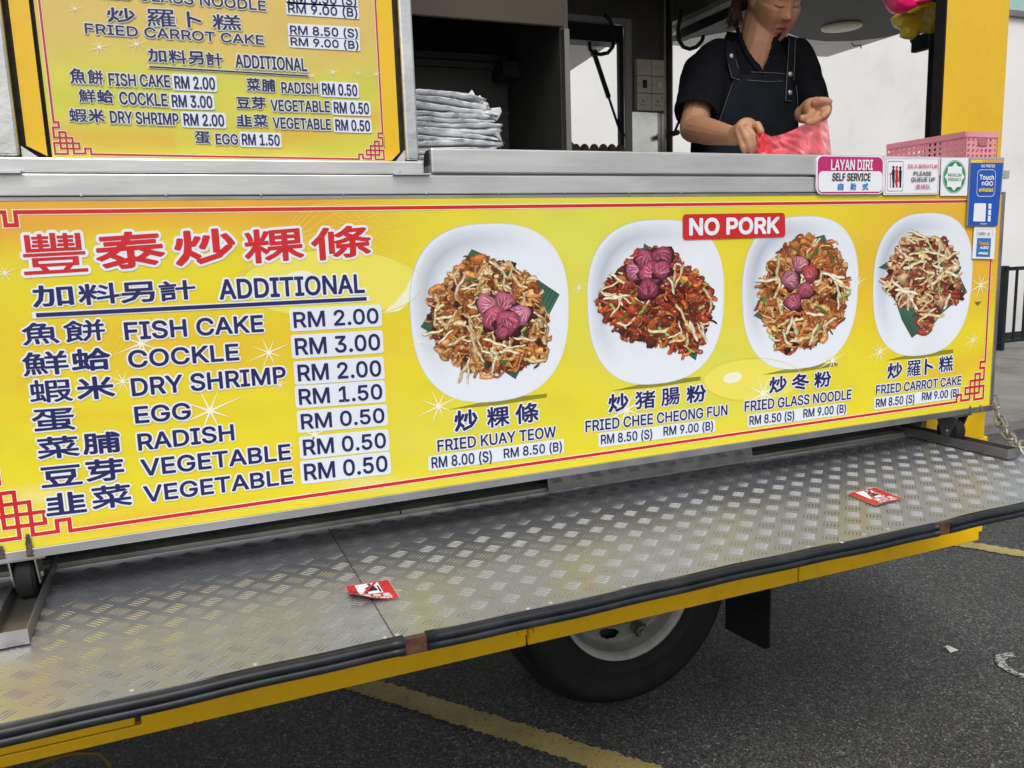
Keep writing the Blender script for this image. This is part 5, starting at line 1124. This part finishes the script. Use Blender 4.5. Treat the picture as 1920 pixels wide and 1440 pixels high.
# ------------------------------------------------------------------ carrier bags
def film(name, hexc, alpha, rough=.3):
    M = mat(name, lin(hexc), rough, alpha=alpha, bump=.003, bscale=30); return M
def pillow(poly, Y, depth, name, m, label, cat, seed=0, rings=8):
    P = [U(x, y, Y=Y) for x, y in poly]; fine = []
    for i in range(len(P)):
        for k in range(4): fine.append(P[i] + (P[(i + 1) % len(P)] - P[i]) * k / 4)
    c = np.mean(np.array(fine), 0); n = len(fine); b = MB()
    for s_ in (-1, 1):
        vs = []
        for r in range(rings + 1):
            f = 1 - r / (rings + .5)
            for k, p in enumerate(fine):
                q = c + (p - c) * f; h = math.sqrt(max(0, 1 - f * f)) * depth; h *= 1 + .5 * noise.noise((q[0] * 18, q[2] * 18, seed)); q = q + np.array((0, s_ * h + .01 * noise.noise((q[0] * 25, q[2] * 40, seed + 3)), 0)); vs.append(q)
        fs = [(r * n + k, r * n + (k + 1) % n, (r + 1) * n + (k + 1) % n, (r + 1) * n + k) for r in range(rings) for k in range(n)] + [tuple(rings * n + k for k in range(n))]
        b.add(vs, fs)
    return tag(b.build(name, m, smooth=True), label, cat)
C2 = lambda x, y: (1560 + x / 5.333, y / 5.333)
pillow([C2(600, 175), C2(645, 135), C2(760, 128), C2(800, 60), C2(850, 20), C2(1030, 20), C2(1034, 330), C2(900, 335), C2(830, 345), C2(800, 400), C2(700, 372), C2(690, 300), C2(640, 265)], .36, .03, 'carrier_bag', film('yellow_film', 'b9a818', .9), 'yellow plastic bag hanging below the magenta bag by the corner pillar', 'plastic bag', 1)
pillow([C2(500, -60), C2(530, 0), C2(560, 60), C2(610, 115), C2(655, 132), C2(725, 132), C2(790, 98), C2(830, 45), C2(950, 42), C2(990, 30), C2(1020, -60)], .30, .03, 'carrier_bag', film('magenta_film', 'd3145f', .95), 'magenta plastic bag hanging at the top beside the corner pillar', 'plastic bag', 2)
b = MB(); q = [U(x, y, Y=.28) for x, y in (C2(975, 60), C2(930, 130), C2(880, 210), C2(810, 320))]; vs = []

# ------------------------------------------------------------------ the woman behind the counter
HC = Vector((1.8725, .7398, 2.206)) + Vector((.013, -.004, -.009))
HM = Matrix(((-0.99416778, -0.04760653, -0.09676798), (0.09556797, -0.80468259, -0.58596304), (-0.04997184, -0.5917935, 0.80453917)))   # her right, forward, up
wom = thing('person', (1.80, .80, .80), 'woman in black short sleeved shirt and dark apron looking down, opening a pink plastic bag', 'person')
def PX(px, py, Y): return Vector(U(px, py, Y=Y))
def limb(b, pts, radii, n=16):
    pts = [Vector(p) for p in pts]; P = []; Rr = []
    d0 = (pts[0] - pts[1]).normalized(); d1 = (pts[-1] - pts[-2]).normalized()
    for t in (80, 55, 30): P.append(pts[0] + d0 * radii[0] * math.sin(R_(t))); Rr.append(radii[0] * math.cos(R_(t)))
    # smooth interpolation between joints
    for i in range(len(pts) - 1):
        for k in range(4 if i < len(pts) - 2 else 5):
            t = k / 4; P.append(pts[i].lerp(pts[i + 1], t)); Rr.append(radii[i] + (radii[i + 1] - radii[i]) * t)
    for t in (30, 55, 80): P.append(pts[-1] + d1 * radii[-1] * math.sin(R_(t))); Rr.append(radii[-1] * math.cos(R_(t)))
    b.tube(P, Rr, n)
def ell(b, c, r, M=None, n=20):
    vs = []; c = Vector(c)
    for i in range(n // 2 + 1):
        a = math.pi * i / (n // 2)
        for k in range(n):
            t = 2 * math.pi * k / n; v = Vector((r[0] * math.sin(a) * math.cos(t), r[1] * math.sin(a) * math.sin(t), r[2] * math.cos(a)))
            if M: v = M @ v
            vs.append(c + v)
    b.add(vs, [(i * n + k, i * n + (k + 1) % n, (i + 1) * n + (k + 1) % n, (i + 1) * n + k) for i in range(n // 2) for k in range(n)])
def headpt(u, v, grow=0):
    """u round (0 = her right, 90 = forward), v up from -90 to 90 degrees"""
    cu, su, cv, sv = math.cos(u), math.sin(u), math.cos(v), math.sin(v)
    d = Vector((cu * cv, su * cv, sv)); a, bb, c = .074, .092, (.114 if sv > 0 else .121)
    if d.z < 0:
        q = (abs(d.x) ** 2.7 + abs(d.y) ** 2.7 + abs(d.z) ** 2.7) ** (1 / 2.7); d = d / q
    x, y, z = d.x * a, d.y * bb, d.z * c
    if z < 0:
        k = min(1, -z / .11); x *= 1 - .20 * k ** 1.8; y = y * (1 - .02 * k) if y > 0 else y * (1 - .35 * k)
    if y > .03: y *= 1 - .05 * (abs(x) < .03)
    def g(x0, z0, sx, sz, amp):
        return amp * math.exp(-((x - x0) / sx) ** 2 - ((z - z0) / sz) ** 2) if y > 0 else 0
    y += g(0, -.024, .0125, .012, .024) + g(0, -.004, .009, .018, .009) + g(.0125, -.028, .007, .007, .006) + g(-.0125, -.028, .007, .007, .006)
    y += g(.031, .014, .016, .011, -.007) + g(-.031, .014, .016, .011, -.007) + g(.031, .006, .013, .007, .0045) + g(-.031, .006, .013, .007, .0045)
    y += g(0, .034, .05, .014, .004) + g(.040, -.030, .022, .024, .006) + g(-.040, -.030, .022, .024, .006)
    y += g(0, -.0560, .018, .0045, .008) + g(0, -.0665, .015, .0055, .0085) - g(0, -.0610, .02, .0022, .005) + g(0, -.0980, .02, .014, .008) - g(0, -.078, .02, .006, .004)
    y -= g(.026, -.048, .010, .016, .002) + g(-.026, -.048, .010, .016, .002)
    if y > 0 and z < 0:
        k = min(1, (-z / .115)) ** 2 * min(1, y / .05); z -= .022 * k; y += .012 * k
    p = Vector((x, y, z)); return p + p.normalized() * grow
body = MB()
n1, n2 = 90, 70; vs = []
for j in range(n2 + 1):
    v = -math.pi / 2 + math.pi * j / n2
    for i in range(n1): vs.append(HC + HM @ headpt(2 * math.pi * i / n1, v))
body.add(vs, [(j * n1 + i, j * n1 + (i + 1) % n1, (j + 1) * n1 + (i + 1) % n1, (j + 1) * n1 + i) for j in range(n2) for i in range(n1)])
for s_ in (-1, 1): ell(body, HC + HM @ Vector((s_ * .074, -.008, -.005)), (.010, .018, .030), HM)
NB = Vector((1.845, .80, 2.02))
limb(body, [HC + HM @ Vector((0, -.035, -.05)), NB + Vector((.004, -.02, .035)), NB + Vector((0, 0, -.03))], [.060, .060, .072])
ell(body, NB + Vector((0, .015, -.10)), (.155, .085, .13)); ell(body, NB + Vector((0, .01, -.04)), (.12, .06, .06))
def skinhand(b, wrist, palm_c, palm_r, M, fingers):
    ell(b, palm_c, palm_r, M)
    for pts, r in fingers: limb(b, pts, [r * 1.08, r, r * .93, r * .8][:len(pts)], 12)
# her right arm (left in the picture)
rs, re, rw = PX(1322, 122, .80), PX(1301, 240, .70), PX(1378, 256, .47)
limb(body, [rs, re], [.044, .045]); limb(body, [re, re.lerp(rw, .35) + Vector((0, 0, -.002)), rw], [.043, .040, .0255])
def Q(x, y, Y): return PX(1240 + x / 4.8, y / 4.8, Y)
d = Matrix(((1, 0, 0), (0, 1, 0), (0, 0, 1)))
limb(body, [rw, Q(735, 1180, .44)], [.026, .030])
ell(body, Q(770, 1175, .435), (.040, .022, .036))
limb(body, [Q(800, 1135, .425), Q(865, 1125, .405), Q(893, 1180, .395), Q(892, 1235, .395)], [.0125, .0115, .0105, .0090], 12)      # index, bent down over the bag
limb(body, [Q(770, 1160, .41), Q(815, 1215, .395), Q(845, 1290, .392), Q(858, 1345, .395)], [.0125, .0112, .0102, .0088], 12)
limb(body, [Q(730, 1165, .42), Q(765, 1240, .40), Q(795, 1315, .40), Q(812, 1362, .405)], [.0122, .011, .010, .0085], 12)
limb(body, [Q(695, 1190, .43), Q(715, 1260, .415), Q(735, 1325, .41), Q(748, 1362, .415)], [.011, .0098, .009, .0078], 12)
limb(body, [Q(800, 1150, .45), Q(840, 1190, .425), Q(862, 1235, .41), Q(868, 1262, .405)], [.0135, .0120, .0108, .0092], 12)       # thumb
# her left arm
ls, le, lw = PX(1502, 112, .80), PX(1534, 205, .72), PX(1506, 214, .50)
limb(body, [ls, le], [.042, .043]); limb(body, [le, le.lerp(lw, .4), lw], [.045, .040, .027])
ell(body, Q(1350, 985, .46), (.026, .026, .034)); limb(body, [lw, Q(1345, 960, .47)], [.026, .026]); ell(body, Q(1400, 955, .45), (.030, .020, .026))
limb(body, [Q(1385, 930, .435), Q(1435, 905, .42), Q(1480, 905, .41), Q(1512, 915, .405)], [.0120, .0112, .0105, .0095], 12)      # index
limb(body, [Q(1420, 960, .44), Q(1470, 955, .42), Q(1500, 985, .41), Q(1490, 1020, .405)], [.0122, .0115, .0105, .0090], 12)
limb(body, [Q(1410, 990, .44), Q(1455, 995, .42), Q(1475, 1020, .41), Q(1455, 1045, .40)], [.0115, .0108, .0098, .0085], 12)
limb(body, [Q(1350, 1010, .43), Q(1330, 1055, .41), Q(1300, 1062, .40), Q(1268, 1060, .395)], [.0125, .0118, .0105, .0090], 12)     # thumb side finger across the bag
limb(body, [Q(1390, 1040, .43), Q(1400, 1080, .41), Q(1360, 1095, .40), Q(1320, 1098, .395)], [.0115, .0105, .0098, .0085], 12)
# hips and legs down to the truck floor
ell(body, (1.80, .80, 1.62), (.15, .10, .12)); 
for s_ in (-1, 1): limb(body, [(1.80 + s_ * .08, .80, 1.58), (1.80 + s_ * .085, .79, 1.22), (1.80 + s_ * .085, .81, .87)], [.085, .058, .04]); limb(body, [(1.80 + s_ * .085, .84, .845), (1.80 + s_ * .09, .70, .835)], [.04, .032])
ell(body, NB + Vector((-.03, .005, -.25)), (.13, .085, .22))
def remesh(mb, name, voxel, smooth_it, m, vcol=None):
    me = bpy.data.meshes.new('t'); me.from_pydata(mb.v, [], mb.f); o = bpy.data.objects.new('t', me); COL.objects.link(o)
    r = o.modifiers.new('r', 'REMESH'); r.mode = 'VOXEL'; r.voxel_size = voxel; r.use_smooth_shade = True
    s = o.modifiers.new('s', 'SMOOTH'); s.factor = .5; s.iterations = smooth_it
    bpy.context.view_layer.update(); e = o.evaluated_get(bpy.context.evaluated_depsgraph_get()); out = bpy.data.meshes.new_from_object(e)
    bpy.data.objects.remove(o); out.name = name; out.materials.clear(); out.materials.append(m); out.polygons.foreach_set('use_smooth', [True] * len(out.polygons))
    q = bpy.data.objects.new(name, out); COL.objects.link(q); return q
SKIN = mat('skin', rough=.5, vcol=True, sss=.12, bump=.0006, bscale=180)
bo = remesh(body, 'body', .0028, 2, SKIN); bo.parent = wom; bo.matrix_parent_inverse = wom.matrix_world.inverted()
me = bo.data; nv = len(me.vertices); co = np.empty(nv * 3, np.float32); me.vertices.foreach_get('co', co); co = co.reshape(-1, 3)
loc = (co - np.array(HC)) @ np.array(HM)       # head-local coordinates
colr = np.tile(np.array(lin('b98868')), (nv, 1)).astype(np.float32)
def paint(msk, c, k=1.0):
    msk = np.clip(msk * k, 0, 1)[:, None]; colr[:] = colr * (1 - msk) + np.array(lin(c))[None] * msk
x_, y_, z_ = loc[:, 0], loc[:, 1], loc[:, 2]; fr = (y_ > .05)
for s_ in (-1, 1):
    paint(np.exp(-((x_ - s_ * .042) / .02) ** 2 - ((z_ + .03) / .018) ** 2) * fr, 'b5654a', .4)
    lid = np.exp(-((z_ - (.0030 - .0026 * np.cos((x_ - s_ * .031) / .016 * 1.4))) / .0024) ** 2) * (np.abs(x_ - s_ * .031) < .0155) * fr; paint(lid, '24160f', 1.0)
    brow = np.exp(-((z_ - (.029 - .10 * np.maximum(0, np.abs(x_) - .035))) / .0035) ** 2) * (np.abs(x_ - s_ * .031) < .019) * fr; paint(brow, '3a2418', .85)
    paint(np.exp(-((x_ - s_ * .0075) / .0032) ** 2 - ((z_ + .0335) / .0028) ** 2) * fr, '3c1d14', .9)
lips = np.exp(-(x_ / .0185) ** 4) * np.exp(-((z_ + .0660) / .0095) ** 4) * fr; paint(lips, '8c4038', .9)
paint(np.exp(-(x_ / .020) ** 4) * np.exp(-((z_ + .0655) / .0018) ** 2) * fr, '4a2019', .8)
trs = (co[:, 2] < 1.66) & (co[:, 1] > .60); colr[trs] = lin('16181c')
ca_ = me.color_attributes.new('Col', 'FLOAT_COLOR', 'POINT'); arr = np.ones((nv, 4), np.float32); arr[:, :3] = colr; ca_.data.foreach_set('color', arr.ravel())
# hair
HAIR = mat('dark_brown_hair', (.030, .016, .010), .38, var=.5, vscale=30, stretch=(40, 40, 3), bump=.0015, bscale=40, dirt=(.16, .05, .022), dscale=5, damt=.9)
hb = MB(); vs = []; keep = []
for j in range(n2 + 1):
    v = -math.pi / 2 + math.pi * j / n2
    for i in range(n1):
        u_ = 2 * math.pi * i / n1; p = headpt(u_, v, .011 + .003 * noise.noise((math.cos(u_) * 6, math.sin(u_) * 6, v * 2))); keep.append((p.y < .028 + max(0, p.z - .03) * .9 and not (p.z < -.055) and not (p.y > -.025 and p.z < .030) ) or p.z > .072); vs.append(HC + HM @ p)
fs = [f for j in range(n2) for i in range(n1) for f in [(j * n1 + i, j * n1 + (i + 1) % n1, (j + 1) * n1 + (i + 1) % n1, (j + 1) * n1 + i)] if all(keep[q] for q in f)]
hb.add(vs, fs)
tie = HC + HM @ Vector((.035, -.115, -.01))
rng = random.Random(4)
for k in range(70):
    a = rng.uniform(0, 6.28); r = rng.uniform(0, .020); o = Vector((math.cos(a) * r, math.sin(a) * r * .6, 0)); sp = rng.uniform(.7, 1.25)
    p0 = tie + o * .5; p1 = PX(1378, 18, .84) + o * 1.0; p2 = PX(1374 + rng.uniform(-7, 9), 38, .84) + o * 1.3 * sp; p3 = PX(1368 + rng.uniform(-6, 14), 50 + rng.uniform(-12, 6), .84) + o * 1.2 * sp
    hb.tube([p0, p0.lerp(p1, .6) + Vector((0, .01, .008)), p1, p2, p3], [.004, .0048, .0045, .0030, .0006], 6)
for k in range(16):
    p = HC + HM @ Vector((.078, rng.uniform(-.05, .0), rng.uniform(.0, .05))); hb.tube([p, p.lerp(tie, .5) + Vector((-.004, 0, -.006)), tie], [.003, .004, .003], 6)
h_ = hb.build('hair', HAIR, wom, smooth=True)
# shirt
sh = MB()
def ring_loft(b, rings, n=36):
    vs = []
    for (c, a, d_) in rings:
        for k in range(n):
            t = 2 * math.pi * k / n; e = 2.4; x = math.copysign(abs(math.cos(t)) ** (2 / e), math.cos(t)); y = math.copysign(abs(math.sin(t)) ** (2 / e), math.sin(t)); vs.append((c[0] + a * x, c[1] + d_ * y, c[2]))
    m_ = len(rings); b.add(vs, [(i * n + k, i * n + (k + 1) % n, (i + 1) * n + (k + 1) % n, (i + 1) * n + k) for i in range(m_ - 1) for k in range(n)] + [tuple(range(n)), tuple((m_ - 1) * n + k for k in range(n - 1, -1, -1))])
zn = NB.z
ring_loft(sh, [((1.80, .80, 1.50), .185, .125), ((1.80, .80, 1.60), .178, .12), ((1.805, .80, 1.70), .168, .115), ((1.81, .80, 1.80), .168, .118), ((1.815, .80, 1.88), .172, .118), ((1.82, .80, 1.94), .172, .106), ((1.83, .805, 1.985), .158, .096), ((1.838, .808, 2.02), .130, .086), ((1.842, .808, 2.05), .104, .086), ((1.842, .812, 2.085), .080, .082), ((1.845, .812, 2.125), .066, .074)])
limb(sh, [PX(1345, 112, .80), PX(1322, 138, .79), PX(1306, 212, .72)], [.066, .074, .070], 24)
limb(sh, [PX(1485, 102, .80), PX(1500, 130, .79), PX(1525, 198, .72)], [.062, .066, .056], 24)
SHIRT = mat('black_cotton', (.007, .0075, .010), .9, spec=.12, var=.25, vscale=30, bump=.004, bscale=14)
so_ = remesh(sh, 'shirt', .0062, 4, SHIRT); so_.parent = wom; so_.matrix_parent_inverse = wom.matrix_world.inverted()
me = so_.data; bm = bmesh.new(); bm.from_mesh(me)
for v in bm.verts:
    q = v.co; nz_ = noise.noise((q.x * 9, q.y * 9, q.z * 5)) * .008 + noise.noise((q.x * 20 + q.z * 12, q.y * 14, q.z * 22)) * .0045
    v.co = q + v.normal * nz_
bm.normal_update()
def toP(p): c = RC @ (np.array(p) - CAM); return (960 + FOC * c[0] / c[2], 720 + FOC * c[1] / c[2])
VN = [(1380, 20), (1388, 52), (1394, 74), (1403, 95), (1414, 112), (1425, 122), (1430, 133), (1435, 120), (1442, 106), (1447, 88), (1449, 74), (1463, 58), (1466, 20)]
camv = Vector(CAM)
bm.verts.ensure_lookup_table(); bvh = BVHTree.FromBMesh(bm)
dl = []
for f in bm.faces:
    c = f.calc_center_median(); front = f.normal.dot(camv - c) > -0.0
    if c.z > 2.098 + (c.y - .8) * .3 or (c.y < .80 and front and in_poly(toP(c), VN)): dl.append(f)
bmesh.ops.delete(bm, geom=dl, context='FACES')
ends = [(PX(1306, 212, .72), (PX(1306, 212, .72) - PX(1322, 138, .79)).normalized()), (PX(1525, 198, .72), (PX(1525, 198, .72) - PX(1500, 130, .79)).normalized())]
dl = [f for f in bm.faces if any((f.calc_center_median() - e).dot(d_) > .012 and (f.calc_center_median() - e).length < .12 for e, d_ in ends) and f.calc_center_median().z > 1.70]
bmesh.ops.delete(bm, geom=dl, context='FACES')
bm.to_mesh(me); bm.free()
so_.modifiers.new('hem', 'SOLIDIFY').thickness = .002
def cast(px, py, off):
    d_ = (Vector(U(px, py, Y=.8)) - camv).normalized(); h = bvh.ray_cast(camv, d_)
    p = h[0] if h[0] is not None else Vector(U(px, py, Y=.72)); return p - d_ * off
def lerp_line(L, t):
    s_ = t * (len(L) - 1); i = min(int(s_), len(L) - 2); f = s_ - i; return (L[i][0] + (L[i + 1][0] - L[i][0]) * f, L[i][1] + (L[i + 1][1] - L[i][1]) * f)
def patch(name, left, right, off, m, nu=24, nv_=28, th=.003):
    g = [[cast(*(np.array(lerp_line(left, j / nv_)) * (1 - i / nu) + np.array(lerp_line(right, j / nv_)) * (i / nu)), off) for i in range(nu + 1)] for j in range(nv_ + 1)]
    for _ in range(3):
        g2 = [[(g[j][i] * 2 + g[j][max(i - 1, 0)] + g[j][min(i + 1, nu)] + g[max(j - 1, 0)][i] + g[min(j + 1, nv_)][i]) / 6 if 0 < i < nu and 0 < j < nv_ else g[j][i] for i in range(nu + 1)] for j in range(nv_ + 1)]; g = g2
    b = MB(); b.add([p for r in g for p in r], [(j * (nu + 1) + i, j * (nu + 1) + i + 1, (j + 1) * (nu + 1) + i + 1, (j + 1) * (nu + 1) + i) for j in range(nv_) for i in range(nu)])
    o = b.build(name, m, wom, smooth=True); s = o.modifiers.new('t', 'SOLIDIFY'); s.thickness = th; s.offset = 1; return o
DEN = mat('dark_denim', (.009, .012, .018), .85, spec=.15, var=.3, vscale=14, bump=.002, bscale=90)
patch('collar', [(1386, 50), (1393, 74), (1402, 95), (1413, 112), (1424, 123), (1431, 136)], [(1380, 55), (1386, 78), (1395, 100), (1406, 118), (1418, 131), (1430, 146)], .004, SHIRT, 3, 20)
patch('collar', [(1462, 56), (1450, 74), (1447, 90), (1442, 107), (1436, 121), (1430, 136)], [(1468, 60), (1457, 78), (1453, 94), (1448, 112), (1442, 128), (1430, 146)], .0045, SHIRT, 3, 20)
patch('apron', [(1376, 140), (1373, 155), (1352, 215), (1322, 262), (1300, 300)], [(1477, 137), (1491, 158), (1496, 205), (1498, 250), (1502, 300)], .008, DEN)
patch('apron_strap', [(1362, 78), (1361, 102), (1370, 146)], [(1379, 76), (1381, 102), (1391, 150)], .011, DEN, 4, 12, .003)
patch('apron_strap', [(1478, 66), (1476, 120), (1472, 190)], [(1493, 70), (1491, 120), (1487, 191)], .014, DEN, 4, 16, .003)
ST = mat('pale_stitching', (.20, .20, .20), .8)
def stitch(pts, off=.0125):
    L = [cast(*lerp_line(pts, k / 24), off) for k in range(25)]; b = MB(); b.tube(L, .00075, 5); b.build('stitching', ST, wom)
stitch([(1409, 135), (1440, 136), (1471, 138)]); stitch([(1400, 150), (1440, 153), (1468, 152)]); stitch([(1373, 157), (1360, 195), (1347, 232)]); stitch([(1493, 160), (1496, 190), (1494, 212)])
stitch([(1480, 72), (1477, 120), (1473, 188), (1486, 190)], .0185); stitch([(1491, 74), (1490, 120), (1488, 150)], .0185); stitch([(1366, 120), (1372, 145), (1388, 150)], .016); stitch([(1379, 110), (1384, 128)], .016)
for (px, py, off) in ((1372, 105, .015), (1482, 139, .019), (1481.5, 173.5, .019)):
    c = cast(px, py, off); b = MB(); b.lathe([(0, -.003), (.005, -.0028), (.0078, -.0010), (.0082, .003)], c, n=16); b.build('button', STEEL, wom, smooth=True)

# pink bag held open in her hands
pb_ = thing('carrier_bag', PX(1490, 290, .40), 'thin pink plastic bag held open between the woman\'s hands', 'plastic bag')
FILM = mat('pink_film', lin('ea6a74'), .3, alpha=.76, bump=.0025, bscale=26, sss=.0)
b = MB(); nu, nv_ = 60, 24; vs = []
top = [(1418, 252), (1432, 250), (1446, 256), (1462, 253), (1485, 245), (1506, 236), (1524, 224), (1538, 212), (1549, 204)]
bot = [(1416, 308), (1430, 310), (1452, 312), (1475, 312), (1500, 312), (1520, 312), (1538, 312), (1552, 312), (1562, 312)]
for i in range(nu + 1):
    u_ = i / nu; t_ = lerp_line(top, u_); q_ = lerp_line(bot, u_)
    for j in range(nv_ + 1):
        v = j / nv_; px, py = t_[0] + (q_[0] - t_[0]) * v, t_[1] + (q_[1] - t_[1]) * v
        Y = .41 + .011 * math.sin(u_ * 22 + 5 * v) * (.25 + v * .6) + .012 * noise.noise((u_ * 14 - v * 5, v * 4, 1)) + .005 * noise.noise((u_ * 30, v * 5, 4)) * (1 - u_ * .6)
        vs.append(U(px, py, Y=Y))
b.add(vs, [(i * (nv_ + 1) + j, (i + 1) * (nv_ + 1) + j, (i + 1) * (nv_ + 1) + j + 1, i * (nv_ + 1) + j + 1) for i in range(nu) for j in range(nv_)]); b.build('front_sheet', FILM, pb_, smooth=True)
vs2 = [(v[0] + .004, v[1] + .035 + .01 * noise.noise((v[0] * 30, v[2] * 30, 9)), v[2] - .003) for v in vs]
b = MB(); b.add(vs2, [(i * (nv_ + 1) + j, (i + 1) * (nv_ + 1) + j, (i + 1) * (nv_ + 1) + j + 1, i * (nv_ + 1) + j + 1) for i in range(nu) for j in range(nv_)]); b.build('back_sheet', FILM, pb_, smooth=True)
b = MB(); vs = []
for i in range(15):
    for j in range(13):
        u_, v = i / 14, j / 12; px = 1418 + u_ * 36 * (.55 + .6 * v); py = 252 - 4 * math.sin(u_ * 3.14) + v * 60; Y = .385 - .02 * math.sin(u_ * 3.14) * (1 - v * .4) + .012 * noise.noise((u_ * 6, v * 6, 2)); vs.append(U(px, py, Y=Y))
b.add(vs, [(i * 13 + j, (i + 1) * 13 + j, (i + 1) * 13 + j + 1, i * 13 + j + 1) for i in range(14) for j in range(12)]); b.build('bunched_mouth', mat('red_pink_film', lin('e8434a'), .3, bump=.004, bscale=30), pb_, smooth=True)
